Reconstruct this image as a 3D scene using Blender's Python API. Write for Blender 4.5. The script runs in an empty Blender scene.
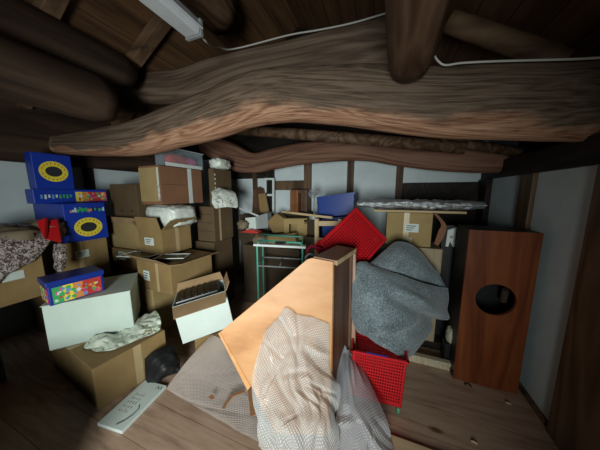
import bpy, math, random
from mathutils import Vector, Matrix, noise
random.seed(7)
C = bpy.context.scene.collection
PI = math.pi
# ------------------------------------------------------------------ camera model (used to measure places from the photograph)
F = 217.0; PITCH = math.radians(8.4); YAW = math.radians(21); H = 1.4
def ray(px, py):
    u = (px-300)/F; v = (225-py)/F
    f = math.cos(PITCH)+v*math.sin(PITCH); z = -math.sin(PITCH)+v*math.cos(PITCH)
    return Vector((u*math.cos(YAW)-f*math.sin(YAW), f*math.cos(YAW)+u*math.sin(YAW), z))
def at(px, py, s): return Vector((0, 0, H))+ray(px, py)*s
def onz(px, py, z): return at(px, py, (z-H)/ray(px, py).z)
def ony(px, py, y): return at(px, py, y/ray(px, py).y)
def onx(px, py, x): return at(px, py, x/ray(px, py).x)
def projx(p):
    z = p[2]-H; r = p[0]*math.cos(YAW)+p[1]*math.sin(YAW); f = -p[0]*math.sin(YAW)+p[1]*math.cos(YAW)
    d = f*math.cos(PITCH)-z*math.sin(PITCH)
    return 300+F*r/max(d, 1e-3)

# ------------------------------------------------------------------ materials
def newmat(name):
    m = bpy.data.materials.new(name); m.use_nodes = True
    nt = m.node_tree; b = nt.nodes['Principled BSDF']
    return m, nt, b
def N(nt, t, **k):
    n = nt.nodes.new(t)
    for a, v in k.items():
        if a in n.inputs: n.inputs[a].default_value = v
        else: setattr(n, a, v)
    return n
def coords(nt, scale=(1, 1, 1), kind='Object', rot=(0, 0, 0)):
    tc = nt.nodes.new('ShaderNodeTexCoord'); mp = nt.nodes.new('ShaderNodeMapping')
    mp.inputs['Scale'].default_value = scale; mp.inputs['Rotation'].default_value = rot
    nt.links.new(tc.outputs[kind], mp.inputs['Vector']); return mp.outputs['Vector']
def ramp(nt, fac, stops):
    r = nt.nodes.new('ShaderNodeValToRGB'); e = r.color_ramp.elements
    while len(e) < len(stops): e.new(.5)
    for i, (p, c) in enumerate(stops): e[i].position = p; e[i].color = (*c, 1)
    nt.links.new(fac, r.inputs['Fac']); return r.outputs['Color']
def bump(nt, b, fac, strength, dist=.01):
    n = N(nt, 'ShaderNodeBump', Strength=strength, Distance=dist)
    nt.links.new(fac, n.inputs['Height']); nt.links.new(n.outputs['Normal'], b.inputs['Normal'])
def mottled(name, c1, c2, scale=6, rough=.8, bst=.15, detail=5, spec=.3, metal=0, stretch=(1, 1, 1), bdist=.01):
    m, nt, b = newmat(name)
    v = coords(nt, stretch)
    n = N(nt, 'ShaderNodeTexNoise', Scale=scale, Detail=detail, Roughness=.6); nt.links.new(v, n.inputs['Vector'])
    nt.links.new(ramp(nt, n.outputs['Fac'], [(.3, c1), (.7, c2)]), b.inputs['Base Color'])
    b.inputs['Roughness'].default_value = rough; b.inputs['Specular IOR Level'].default_value = spec
    b.inputs['Metallic'].default_value = metal
    if bst: bump(nt, b, n.outputs['Fac'], bst, bdist)
    return m
def wood(name, c1, c2, c3, axis='X', scale=1.0, rough=.65, bst=.35, ring=9.0, spec=.3, crack=.35, kind='Object'):
    """grain stretched along one axis with wavy rings and a few dark cracks"""
    m, nt, b = newmat(name)
    k = {'X': (.12, 1, 1), 'Y': (1, .12, 1), 'Z': (1, 1, .12)}[axis]
    v = coords(nt, tuple(q*scale for q in k), kind)
    w = N(nt, 'ShaderNodeTexNoise', Scale=2.2, Detail=3, Roughness=.5, Distortion=.6); nt.links.new(v, w.inputs['Vector'])
    mul = N(nt, 'ShaderNodeMath', operation='MULTIPLY'); mul.inputs[1].default_value = ring; nt.links.new(w.outputs['Fac'], mul.inputs[0])
    pp = N(nt, 'ShaderNodeMath', operation='PINGPONG'); pp.inputs[1].default_value = .5; nt.links.new(mul.outputs[0], pp.inputs[0])
    g = N(nt, 'ShaderNodeTexNoise', Scale=26, Detail=6, Roughness=.65); nt.links.new(v, g.inputs['Vector'])
    a = N(nt, 'ShaderNodeMath', operation='MULTIPLY_ADD'); a.inputs[1].default_value = 1.0
    nt.links.new(pp.outputs[0], a.inputs[0])
    g2 = N(nt, 'ShaderNodeMath', operation='MULTIPLY'); g2.inputs[1].default_value = .55; nt.links.new(g.outputs['Fac'], g2.inputs[0])
    nt.links.new(g2.outputs[0], a.inputs[2])
    col = ramp(nt, a.outputs[0], [(.2, c1), (.5, c2), (.85, c3)])
    if crack:
        cr = N(nt, 'ShaderNodeTexNoise', Scale=7, Detail=2, Roughness=.4)
        v2 = coords(nt, tuple(q*scale*(.35 if q < .5 else 1.6) for q in k), kind); nt.links.new(v2, cr.inputs['Vector'])
        cc = ramp(nt, cr.outputs['Fac'], [(.30, (1-crack,)*3), (.36, (1, 1, 1))])
        mx = N(nt, 'ShaderNodeMix', data_type='RGBA', blend_type='MULTIPLY'); mx.inputs['Factor'].default_value = 1
        nt.links.new(col, mx.inputs['A']); nt.links.new(cc, mx.inputs['B']); col = mx.outputs['Result']
    nt.links.new(col, b.inputs['Base Color'])
    b.inputs['Roughness'].default_value = rough; b.inputs['Specular IOR Level'].default_value = spec
    bump(nt, b, a.outputs[0], bst, .012)
    return m
def plain(name, c, rough=.5, spec=.4, metal=0):
    return mottled(name, tuple(q*.9 for q in c), c, 12, rough, .05, 3, spec, metal)

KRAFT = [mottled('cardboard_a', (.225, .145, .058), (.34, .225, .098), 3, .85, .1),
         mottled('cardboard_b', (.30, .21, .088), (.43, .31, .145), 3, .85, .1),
         mottled('cardboard_c', (.10, .064, .034), (.15, .098, .052), 3, .85, .1),  # darker cardboard; puts the shade of back and bottom boxes into colour
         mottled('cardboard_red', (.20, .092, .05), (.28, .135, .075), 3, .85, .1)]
M_shadebox = mottled('shaded_cardboard', (.045, .03, .018), (.07, .048, .03), 4, .9, .1)  # cardboard copy with the shade of the pile put into its colour
M_inner = mottled('cardboard_inner', (.30, .19, .10), (.40, .26, .14), 5, .9, .1)
M_tape = plain('packing_tape', (.50, .37, .20), .3)
M_white = mottled('white_card', (.62, .70, .66), (.70, .78, .74), 4, .6, .06)
M_whitebox = mottled('white_box_card', (.52, .62, .55), (.60, .70, .63), 4, .6, .08)
M_label = plain('paper_label', (.66, .74, .70), .6)
M_ink = plain('ink', (.03, .03, .035), .6)
M_blue = plain('blue_card', (.010, .045, .42), .35)
M_bluelid = plain('dark_blue_lid', (.010, .035, .28), .35)
M_yellow = plain('yellow_print', (.90, .74, .07), .45)
M_redp = plain('red_print', (.55, .05, .04), .45)
M_green = plain('green_print', (.06, .42, .12), .45)
M_orange = plain('orange_print', (.75, .28, .08), .45)
M_pink = plain('pink_print', (.70, .08, .30), .45)
M_bprint = plain('light_blue_print', (.15, .35, .60), .45)
M_plaster = mottled('white_plaster', (.56, .64, .67), (.68, .76, .79), 3.5, .9, .1)
M_post = wood('dark_post_wood', (.045, .025, .014), (.10, .055, .03), (.18, .105, .06), 'Z', 1.2)
M_postr = wood('door_post_wood', (.065, .034, .017), (.125, .07, .038), (.18, .105, .058), 'Z', 1.0, .5, .15)
M_dark = wood('dark_wood', (.006, .004, .003), (.014, .009, .006), (.028, .018, .012), 'Y', 1.0)  # plain near-black brown wood
M_darkx = wood('dark_wood_cross', (.006, .004, .003), (.014, .009, .006), (.028, .018, .012), 'X', 1.0)
M_beam = wood('weathered_beam', (.10, .066, .045), (.20, .142, .105), (.29, .215, .165), 'X', 1.0, .75, .6, 7)
M_orangeface = wood('orange_beam_face', (.17, .085, .042), (.38, .20, .105), (.52, .31, .17), 'X', 1.1, .6, .6, 14)
M_ORANGE_SLOT = None
M_beam2 = wood('grey_brown_beam', (.08, .05, .034), (.16, .105, .075), (.25, .17, .125), 'X', 1.3, .75, .5, 7, kind='UV')
M_beam3 = wood('red_brown_beam', (.08, .034, .022), (.18, .085, .056), (.25, .13, .085), 'X', 1.3, .7, .5, 9, kind='UV')
M_log = wood('brown_log', (.045, .022, .012), (.11, .06, .035), (.18, .105, .065), 'Y', 1.6, .6, .6, 8)
M_logd = wood('dark_log', (.022, .012, .008), (.055, .031, .02), (.10, .06, .038), 'Y', 1.0, .75, .5, 6)
M_rafter = wood('rafter_wood', (.10, .055, .03), (.20, .115, .065), (.28, .17, .10), 'X', 1.0, .7, .4, 6)
M_pine = wood('pine_veneer', (.42, .19, .075), (.56, .275, .12), (.64, .34, .165), 'X', 1.1, .45, .05, 3.5, .4, 0)
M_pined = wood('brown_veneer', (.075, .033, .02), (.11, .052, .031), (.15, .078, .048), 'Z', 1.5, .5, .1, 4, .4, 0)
M_pinetop = wood('brown_top_veneer', (.22, .12, .075), (.30, .17, .11), (.37, .22, .15), 'Y', 1.5, .5, .1, 4, .4, 0)
M_pedge = wood('orange_edge_strip', (.50, .22, .08), (.62, .30, .12), (.70, .37, .16), 'X', 1.5, .5, .1, 4, .4, 0)
M_spk = wood('speaker_veneer', (.09, .019, .005), (.155, .036, .009), (.21, .056, .015), 'Z', 1.3, .42, .1, 7, .4, 0)
M_black = plain('black', (.008, .008, .009), .5)
M_blackp = plain('black_plastic', (.012, .012, .013), .3)
M_red = plain('red_plastic', (.55, .012, .018), .38)
M_redd = plain('dark_red_tube', (.33, .015, .05), .35)
M_bluep = plain('blue_plastic', (.008, .04, .25), .35)
M_tube = plain('green_enamel', (.08, .40, .30), .35)
M_wplast = plain('white_plastic', (.72, .76, .75), .35)
M_grey = plain('grey_metal', (.30, .32, .33), .4)
M_lightwood = wood('pale_wood', (.42, .29, .15), (.54, .39, .22), (.62, .47, .29), 'X', 1.5, .6, .1, 5, .3, 0)
M_lightwoodz = wood('pale_wood_upright', (.42, .29, .15), (.54, .39, .22), (.62, .47, .29), 'Z', 1.5, .6, .1, 5, .3, 0)
M_brownwood = wood('brown_wood', (.14, .05, .02), (.24, .09, .035), (.32, .13, .05), 'Z', 1.5, .5, .1, 5, .3, 0)
M_foil = mottled('silver_foil', (.30, .33, .38), (.92, .94, .96), 22, .28, .9, 4, .5, .7, (.4, 2, 2), .03)
M_bag = mottled('white_plastic_bag', (.60, .64, .58), (.74, .78, .72), 14, .35, .5, 4, .5, 0, (1, 1, 1), .02)
M_kbag = mottled('brown_paper_bag', (.16, .12, .08), (.27, .205, .14), 9, .6, .5)
M_caster = plain('green_wheel', (.05, .25, .12), .5)
M_chip = mottled('speckled_block', (.36, .30, .20), (.62, .53, .38), 60, .9, .4, 3)
M_corr = mottled('ribbed_card', (.30, .235, .15), (.44, .35, .23), 6, .85, .3, 3, .3, 0, (6, 6, .3))
M_lamp = plain('white_enamel', (.66, .70, .74), .35)
M_cable = plain('white_cable', (.62, .60, .56), .5)
M_fabric = mottled('brown_tape', (.40, .17, .07), (.50, .24, .11), 20, .6, .1)
M_plainboard = plain('olive_board', (.10, .13, .10), .8)

# felt blanket
M_felt, nt, b = newmat('grey_felt')
v = coords(nt)
n1 = N(nt, 'ShaderNodeTexNoise', Scale=110, Detail=5, Roughness=.7); nt.links.new(v, n1.inputs['Vector'])
n2 = N(nt, 'ShaderNodeTexNoise', Scale=9, Detail=2); nt.links.new(v, n2.inputs['Vector'])
ad = N(nt, 'ShaderNodeMath', operation='MULTIPLY_ADD'); ad.inputs[1].default_value = .25
nt.links.new(n2.outputs['Fac'], ad.inputs[0]); nt.links.new(n1.outputs['Fac'], ad.inputs[2])
nt.links.new(ramp(nt, ad.outputs[0], [(.46, (.07, .085, .10)), (.62, (.155, .19, .21)), (.80, (.30, .345, .37))]), b.inputs['Base Color'])
b.inputs['Roughness'].default_value = 1; b.inputs['Specular IOR Level'].default_value = .1
b.inputs['Sheen Weight'].default_value = .3
bump(nt, b, n1.outputs['Fac'], .3, .002)
M_felt_edge = plain('felt_edge', (.06, .075, .09), 1, .1)

# patterned sheets : dark lace/newsprint, green/white bag
def voro_mat(name, stops, scale, rough=.4, bst=.4):
    m, nt, b = newmat(name); v = coords(nt)
    vo = N(nt, 'ShaderNodeTexNoise', Scale=scale, Detail=2, Roughness=.5, Distortion=1.2); nt.links.new(v, vo.inputs['Vector'])
    nt.links.new(ramp(nt, vo.outputs['Fac'], stops), b.inputs['Base Color'])
    b.inputs['Roughness'].default_value = rough; bump(nt, b, vo.outputs['Fac'], bst, .01); return m
M_lace = voro_mat('patterned_wrap', [(.42, (.07, .055, .05)), (.48, (.16, .09, .08)), (.52, (.42, .36, .34)), (.66, (.55, .49, .46))], 60)
M_gbag = voro_mat('printed_bag', [(.28, (.30, .10, .08)), (.35, (.26, .38, .22)), (.41, (.62, .68, .56)), (.75, (.74, .78, .70))], 26)
M_bagpat = voro_mat('printed_white_cloth', [(.36, (.30, .30, .28)), (.44, (.60, .64, .58)), (.75, (.70, .72, .66))], 22)

# bubble wrap: clear film with a lattice of bubbles
def bubble(name, alpha, tint, scale=95, rough=.22, dots=.25):
    m, nt, b = newmat(name)
    v = coords(nt, (1, 1, 1), 'UV', (0, 0, .5))
    vo = N(nt, 'ShaderNodeTexVoronoi', Scale=scale, Randomness=.0); nt.links.new(v, vo.inputs['Vector'])
    cr = ramp(nt, vo.outputs['Distance'], [(.20, (1, 1, 1)), (.46, (0, 0, 0))])
    b.inputs['Base Color'].default_value = (*tint, 1); b.inputs['Roughness'].default_value = rough
    b.inputs['Specular IOR Level'].default_value = .6
    bump(nt, b, cr, .9, .004)
    tr = nt.nodes.new('ShaderNodeBsdfTransparent'); mx = nt.nodes.new('ShaderNodeMixShader')
    lw_ = N(nt, 'ShaderNodeLayerWeight', Blend=.5)
    pw = N(nt, 'ShaderNodeMath', operation='POWER'); pw.inputs[1].default_value = 1.6; nt.links.new(lw_.outputs['Facing'], pw.inputs[0])
    f1_ = N(nt, 'ShaderNodeMath', operation='MULTIPLY_ADD'); f1_.inputs[1].default_value = .55; f1_.inputs[2].default_value = alpha; nt.links.new(pw.outputs[0], f1_.inputs[0])
    f2_ = N(nt, 'ShaderNodeMath', operation='MULTIPLY_ADD'); f2_.inputs[1].default_value = dots; nt.links.new(cr, f2_.inputs[0]); nt.links.new(f1_.outputs[0], f2_.inputs[2]); f2_.use_clamp = True
    nt.links.new(f2_.outputs[0], mx.inputs['Fac'])
    nt.links.new(tr.outputs[0], mx.inputs[1]); nt.links.new(b.outputs[0], mx.inputs[2])
    nt.links.new(mx.outputs[0], nt.nodes['Material Output'].inputs['Surface'])
    return m
M_bub = bubble('bubble_wrap', .27, (.86, .86, .86), 80, .16, .36)
M_bub2 = bubble('bubble_wrap_grey', .40, (.62, .63, .68), 78, .2, .28)
M_bub3 = bubble('bubble_wrap_flat', .46, (.96, .80, .74), 100, .3, .16)
def clear(name, c, alpha, rough=.15):
    m, nt, b = newmat(name); b.inputs['Base Color'].default_value = (*c, 1); b.inputs['Roughness'].default_value = rough
    b.inputs['Alpha'].default_value = alpha; return m
M_clear = clear('cloudy_clear_plastic', (.45, .55, .62), .16)

# floor planks running along the room
M_floor, nt, b = newmat('floor_planks')
v = coords(nt, (.12, 1, 1))
w = N(nt, 'ShaderNodeTexNoise', Scale=3.2, Detail=3, Distortion=.8); nt.links.new(v, w.inputs['Vector'])
mul = N(nt, 'ShaderNodeMath', operation='MULTIPLY'); mul.inputs[1].default_value = 9; nt.links.new(w.outputs['Fac'], mul.inputs[0])
pp = N(nt, 'ShaderNodeMath', operation='PINGPONG'); pp.inputs[1].default_value = .5; nt.links.new(mul.outputs[0], pp.inputs[0])
g = N(nt, 'ShaderNodeTexNoise', Scale=30, Detail=6, Roughness=.7); nt.links.new(v, g.inputs['Vector'])
a = N(nt, 'ShaderNodeMath', operation='MULTIPLY_ADD'); a.inputs[1].default_value = .5
nt.links.new(pp.outputs[0], a.inputs[0]); nt.links.new(g.outputs['Fac'], a.inputs[2])
col = ramp(nt, a.outputs[0], [(.35, (.28, .165, .115)), (.6, (.45, .29, .205)), (.9, (.55, .375, .275))])
kn = N(nt, 'ShaderNodeTexVoronoi', Scale=2.6); nt.links.new(coords(nt, (.8, 1.7, 1)), kn.inputs['Vector'])
kc = ramp(nt, kn.outputs['Distance'], [(.05, (.35, .25, .18)), (.11, (1, 1, 1))])
m1 = N(nt, 'ShaderNodeMix', data_type='RGBA', blend_type='MULTIPLY'); m1.inputs['Factor'].default_value = 1
nt.links.new(col, m1.inputs['A']); nt.links.new(kc, m1.inputs['B'])
sx = nt.nodes.new('ShaderNodeSeparateXYZ'); nt.links.new(coords(nt), sx.inputs[0])
dv = N(nt, 'ShaderNodeMath', operation='DIVIDE'); dv.inputs[1].default_value = .21; nt.links.new(sx.outputs['Y'], dv.inputs[0])
fr = N(nt, 'ShaderNodeMath', operation='FRACT'); nt.links.new(dv.outputs[0], fr.inputs[0])
sc_ = ramp(nt, fr.outputs[0], [(.0, (.25, .2, .17)), (.03, (1, 1, 1))])
m2 = N(nt, 'ShaderNodeMix', data_type='RGBA', blend_type='MULTIPLY'); m2.inputs['Factor'].default_value = 1
nt.links.new(m1.outputs['Result'], m2.inputs['A']); nt.links.new(sc_, m2.inputs['B'])
nt.links.new(m2.outputs['Result'], b.inputs['Base Color']); b.inputs['Roughness'].default_value = .5
bump(nt, b, sc_, .4, .004)

# roof boards running along Y
def boards(name, c1, c2, c3, w=.17):
    m, nt, b = newmat(name)
    v = coords(nt, (1, .1, 1))
    g = N(nt, 'ShaderNodeTexNoise', Scale=9, Detail=6, Roughness=.65); nt.links.new(v, g.inputs['Vector'])
    col = ramp(nt, g.outputs['Fac'], [(.3, c1), (.5, c2), (.75, c3)])
    sx = nt.nodes.new('ShaderNodeSeparateXYZ'); nt.links.new(coords(nt), sx.inputs[0])
    dv = N(nt, 'ShaderNodeMath', operation='DIVIDE'); dv.inputs[1].default_value = w; nt.links.new(sx.outputs['X'], dv.inputs[0])
    fr = N(nt, 'ShaderNodeMath', operation='FRACT'); nt.links.new(dv.outputs[0], fr.inputs[0])
    sc_ = ramp(nt, fr.outputs[0], [(.0, (.12, .1, .1)), (.06, (1, 1, 1))])
    m2 = N(nt, 'ShaderNodeMix', data_type='RGBA', blend_type='MULTIPLY'); m2.inputs['Factor'].default_value = 1
    nt.links.new(col, m2.inputs['A']); nt.links.new(sc_, m2.inputs['B'])
    nt.links.new(m2.outputs['Result'], b.inputs['Base Color']); b.inputs['Roughness'].default_value = .75
    bump(nt, b, sc_, .5, .01); return m
M_roof = boards('roof_boards', (.06, .026, .011), (.14, .066, .028), (.23, .115, .05))

# ------------------------------------------------------------------ mesh builder
class MB:
    def __init__(s): s.v = []; s.f = []; s.mi = []; s.uv = {}
    def quadbox(s, lo, hi, m=0, M=None):
        x0, y0, z0 = lo; x1, y1, z1 = hi
        P = [(x0, y0, z0), (x1, y0, z0), (x1, y1, z0), (x0, y1, z0), (x0, y0, z1), (x1, y0, z1), (x1, y1, z1), (x0, y1, z1)]
        if M is not None: P = [tuple(M @ Vector(p)) for p in P]
        n = len(s.v); s.v += P
        for f in ((0, 3, 2, 1), (4, 5, 6, 7), (0, 1, 5, 4), (1, 2, 6, 5), (2, 3, 7, 6), (3, 0, 4, 7)):
            s.f.append([n+i for i in f]); s.mi.append(m)
        return s
    def prism(s, pts, ext, m=0):
        """polygon of 3D points extruded by a vector"""
        n = len(s.v); k = len(pts); ext = Vector(ext)
        s.v += [tuple(p) for p in pts]+[tuple(Vector(p)+ext) for p in pts]
        s.f.append([n+i for i in range(k)][::-1]); s.mi.append(m)
        s.f.append([n+k+i for i in range(k)]); s.mi.append(m)
        for i in range(k):
            j = (i+1) % k; s.f.append([n+i, n+j, n+k+j, n+k+i]); s.mi.append(m)
        return s
    def face(s, pts, m=0):
        n = len(s.v); s.v += [tuple(p) for p in pts]; s.f.append([n+i for i in range(len(pts))]); s.mi.append(m); return s
    def tube(s, path, r, seg=10, m=0, cap=True):
        path = [Vector(p) for p in path]; n0 = len(s.v); R = r if isinstance(r, (list, tuple)) else [r]*len(path)
        up = Vector((0, 0, 1))
        for i, p in enumerate(path):
            t = (path[min(i+1, len(path)-1)]-path[max(i-1, 0)]).normalized()
            a = t.cross(up if abs(t.z) < .9 else Vector((1, 0, 0))).normalized(); b_ = t.cross(a)
            for k in range(seg):
                an = 2*PI*k/seg; s.v.append(tuple(p+(a*math.cos(an)+b_*math.sin(an))*R[i]))
        for i in range(len(path)-1):
            for k in range(seg):
                a0 = n0+i*seg+k; a1 = n0+i*seg+(k+1) % seg
                s.f.append([a0, a1, a1+seg, a0+seg]); s.mi.append(m)
        if cap:
            s.f.append([n0+k for k in range(seg)][::-1]); s.mi.append(m)
            e = n0+(len(path)-1)*seg; s.f.append([e+k for k in range(seg)]); s.mi.append(m)
        return s
    def build(s, name, mats, parent=None, smooth=False, bevel=0, fix=True):
        me = bpy.data.meshes.new(name); me.from_pydata([tuple(q) for q in s.v], [], s.f)
        mats = mats if isinstance(mats, (list, tuple)) else [mats]
        for m in mats: me.materials.append(m)
        for i, p in enumerate(me.polygons): p.material_index = s.mi[i]; p.use_smooth = smooth
        if fix:
            import bmesh
            bm = bmesh.new(); bm.from_mesh(me); bmesh.ops.recalc_face_normals(bm, faces=bm.faces); bm.to_mesh(me); bm.free()
        me.update()
        o = bpy.data.objects.new(name, me); C.objects.link(o)
        if parent is not None: o.parent = parent
        if bevel:
            md = o.modifiers.new('bevel', 'BEVEL'); md.width = bevel; md.segments = 2; md.limit_method = 'ANGLE'
        return o
def recentre(o):
    """move the origin of a top-level mesh to the middle of its base"""
    vs = o.data.vertices; xs = [v.co.x for v in vs]; ys = [v.co.y for v in vs]; zs = [v.co.z for v in vs]
    c = Vector(((min(xs)+max(xs))/2, (min(ys)+max(ys))/2, min(zs)))
    o.data.transform(Matrix.Translation(-c)); o.location = c; return o
def tag(o, label, cat, group=None, kind=None):
    o['label'] = label; o['category'] = cat
    if group: o['group'] = group
    if kind: o['kind'] = kind
    if o.type == 'MESH' and o.location.length == 0: recentre(o)
    return o
def struct(o): o['kind'] = 'structure'; return o
def thing(name, label, cat, loc=(0, 0, 0), rz=0, group=None):
    o = bpy.data.objects.new(name, None); C.objects.link(o); o.empty_display_size = .1
    o.location = loc; o.rotation_euler = (0, 0, rz); o['label'] = label; o['category'] = cat
    if group: o['group'] = group
    return o

def catmull(a, b, c, d, t):
    return .5*((2*b)+(c-a)*t+(2*a-5*b+4*c-d)*t*t+(3*b-a-3*c+d)*t**3)
def resample(row, n):
    out = []; k = len(row)-1
    for i in range(n):
        u = i/(n-1)*k; j = min(int(u), k-1); t = u-j
        out.append(catmull(row[max(j-1, 0)], row[j], row[j+1], row[min(j+2, k)], t))
    return out
def sheet(name, rows, mat, nu=40, nv=40, amp=.01, freq=9, thick=.003, seed=0, parent=None, ridge=0, warp=None, floor=None):
    """a wrinkled sheet through a net of 3D control points"""
    rows = [resample([Vector(p) for p in r], nu) for r in rows]
    cols = [resample([r[i] for r in rows], nv) for i in range(nu)]
    P = [[cols[i][j] for i in range(nu)] for j in range(nv)]
    mb = MB(); Q = []; uv = []
    off = Vector((seed*3.1, seed*1.7, seed*.9))
    for j in range(nv):
        for i in range(nu):
            p = P[j][i]
            du = P[j][min(i+1, nu-1)]-P[j][max(i-1, 0)]; dv = P[min(j+1, nv-1)][i]-P[max(j-1, 0)][i]
            n = du.cross(dv); n = n.normalized() if n.length > 1e-9 else Vector((0, 0, 1))
            q = p*freq+off; d = noise.noise(q)*.6+noise.noise(q*2.3)*.3
            if ridge:
                r_ = 1-abs(noise.noise(q*.8+Vector((5, 5, 5))))*2.2; d += ridge*max(r_, -.5)
            if warp: d += warp(i/(nu-1), j/(nv-1))/amp
            p = p+n*d*amp
            if floor is not None and p.z < floor: p.z = floor
            mb.v.append(tuple(p))
    for j in range(nv-1):
        for i in range(nu-1):
            mb.f.append([j*nu+i, j*nu+i+1, (j+1)*nu+i+1, (j+1)*nu+i]); mb.mi.append(0)
    o = mb.build(name, mat, parent, smooth=True, fix=False)
    uvl = o.data.uv_layers.new(name='UVMap')
    W = sum((P[nv//2][i+1]-P[nv//2][i]).length for i in range(nu-1)); L = sum((P[j+1][nu//2]-P[j][nu//2]).length for j in range(nv-1))
    for lp in o.data.loops:
        j, i = divmod(lp.vertex_index, nu); uvl.data[lp.index].uv = (i/(nu-1)*W, j/(nv-1)*L)
    if thick:
        md = o.modifiers.new('thickness', 'SOLIDIFY'); md.thickness = thick; md.offset = 0
    return o
def creases(n, amp, seed, w=.03):
    rnd = random.Random(seed); L = []
    for i in range(n):
        an = rnd.uniform(0, PI); L.append((rnd.uniform(.05, .95), rnd.uniform(.05, .95), math.cos(an), math.sin(an), rnd.uniform(.12, .45), rnd.choice((-1, 1, 1))*rnd.uniform(.4, 1)*amp, w*rnd.uniform(.5, 1.8)))
    def f(u, v):
        d = 0
        for cx, cy, a, b, ln, A, ww in L:
            du, dv = u-cx, v-cy; t = du*a+dv*b; q = abs(-du*b+dv*a)
            d += A*max(0, 1-q/ww)*max(0, 1-(t/ln)**2)
        return d
    return f
def lump(name, c, r, mat, amp=.2, freq=6, seed=0, parent=None, rz=0, flat=True, n=28, power=.7):
    """crumpled soft body: a squarish ellipsoid with folds, flat where it rests; c is the centre of its base"""
    mb = MB(); rows = n//2
    cz = c[2]+r[2]; off = Vector((seed*2.7, seed*1.3, seed))
    def sp(x): return math.copysign(abs(x)**power, x)
    for j in range(rows+1):
        th = PI*j/rows
        for i in range(n):
            ph = 2*PI*i/n
            d = Vector((sp(math.sin(th))*sp(math.cos(ph)), sp(math.sin(th))*sp(math.sin(ph)), sp(math.cos(th))))
            dn = Vector((math.sin(th)*math.cos(ph), math.sin(th)*math.sin(ph), math.cos(th)))
            k = 1+amp*(noise.noise(dn*freq*.35+off)+.6*(.5-abs(noise.noise(dn*freq*.8+off))*1.6))
            p = Vector((d.x*r[0]*k, d.y*r[1]*k, d.z*r[2]*k))
            if flat and p.z < -r[2]: p.z = -r[2]
            p = Matrix.Rotation(rz, 3, 'Z') @ p
            mb.v.append((c[0]+p.x, c[1]+p.y, cz+p.z))
    for j in range(rows):
        for i in range(n):
            k = (i+1) % n; mb.f.append([j*n+i, j*n+k, (j+1)*n+k, (j+1)*n+i]); mb.mi.append(0)
    return mb.build(name, mat, parent, smooth=True, fix=True)

# ------------------------------------------------------------------ THE ROOM
XL, XR, YB, YF = -3.4, 1.0, 2.95, -1.35
EAVE, RIDGEX, RIDGEZ = 2.30, -1.15, 3.56
struct(MB().quadbox((XL-.2, YF-.2, -.1), (XR+.25, YB+.2, 0)).build('floor', M_floor))
# roof: two slopes, boards along Y
mb = MB()
mb.prism([(XR+.3, YF-.1, EAVE-.17), (RIDGEX, YF-.1, RIDGEZ), (RIDGEX, YF-.1, RIDGEZ+.05), (XR+.3, YF-.1, EAVE-.12)], (0, YB-YF+.3, 0))
mb.prism([(XL-.3, YF-.1, EAVE-.17), (XL-.3, YF-.1, EAVE-.12), (RIDGEX, YF-.1, RIDGEZ+.05), (RIDGEX, YF-.1, RIDGEZ)], (0, YB-YF+.3, 0))
struct(mb.build('ceiling', M_roof))
def roofz(x): return EAVE+(XR-x)*(RIDGEZ-EAVE)/(XR-RIDGEX) if x > RIDGEX else EAVE+(x-XL)*(RIDGEZ-EAVE)/(RIDGEX-XL)
# walls
struct(MB().quadbox((XR, YF, 0), (XR+.12, YB+.12, 1.54)).build('wall_right', M_plaster))
struct(MB().quadbox((XR-.03, YF, 1.54), (XR+.12, YB, 1.69)).build('trim_1', M_dark)); struct(MB().quadbox((XR+.25, YF, 1.60), (XR+.30, YB, 2.25)).build('wall_right_upper', M_dark))            # dark lintel boarding above the plaster
struct(MB().quadbox((XL-.12, YF, 0), (XL, YB+.12, 1.70)).build('wall_left', M_plaster))
struct(MB().quadbox((XL-.12, YF, 1.70), (XL+.04, YB, 2.28)).build('trim_2', M_logd))
struct(MB().quadbox((XL, YB, 0), (XR, YB+.12, 1.95)).build('wall_back', M_plaster))
mb = MB(); mb.prism([(XL, YB, 1.95), (XR, YB, 1.95), (XR, YB, 2.25), (RIDGEX, YB, RIDGEZ-.02), (XL, YB, 2.25)], (0, .12, 0))
struct(mb.build('wall_back_gable', M_darkx))
# rear wall (behind the camera) with the window opening that lights the loft
WX0, WX1, WZ0, WZ1 = -.35, .35, .60, 1.50
mb = MB()
mb.quadbox((XL, YF-.1, 0), (WX0, YF, 2.3)); mb.quadbox((WX1, YF-.1, 0), (XR, YF, 2.3))
mb.quadbox((WX0, YF-.1, 0), (WX1, YF, WZ0)); mb.quadbox((WX0, YF-.1, WZ1), (WX1, YF, 2.3))
mb.prism([(XL, YF-.1, 2.3), (XR, YF-.1, 2.3), (RIDGEX, YF-.1, RIDGEZ)], (0, .1, 0))
struct(mb.build('wall_front', M_darkx))
struct(MB().quadbox((-2.9, .10, 0), (-1.14, .15, .47)).build('wall_shade_blocker', M_darkx))      # added unseen low wall that throws shade on the lower left floor
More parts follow.
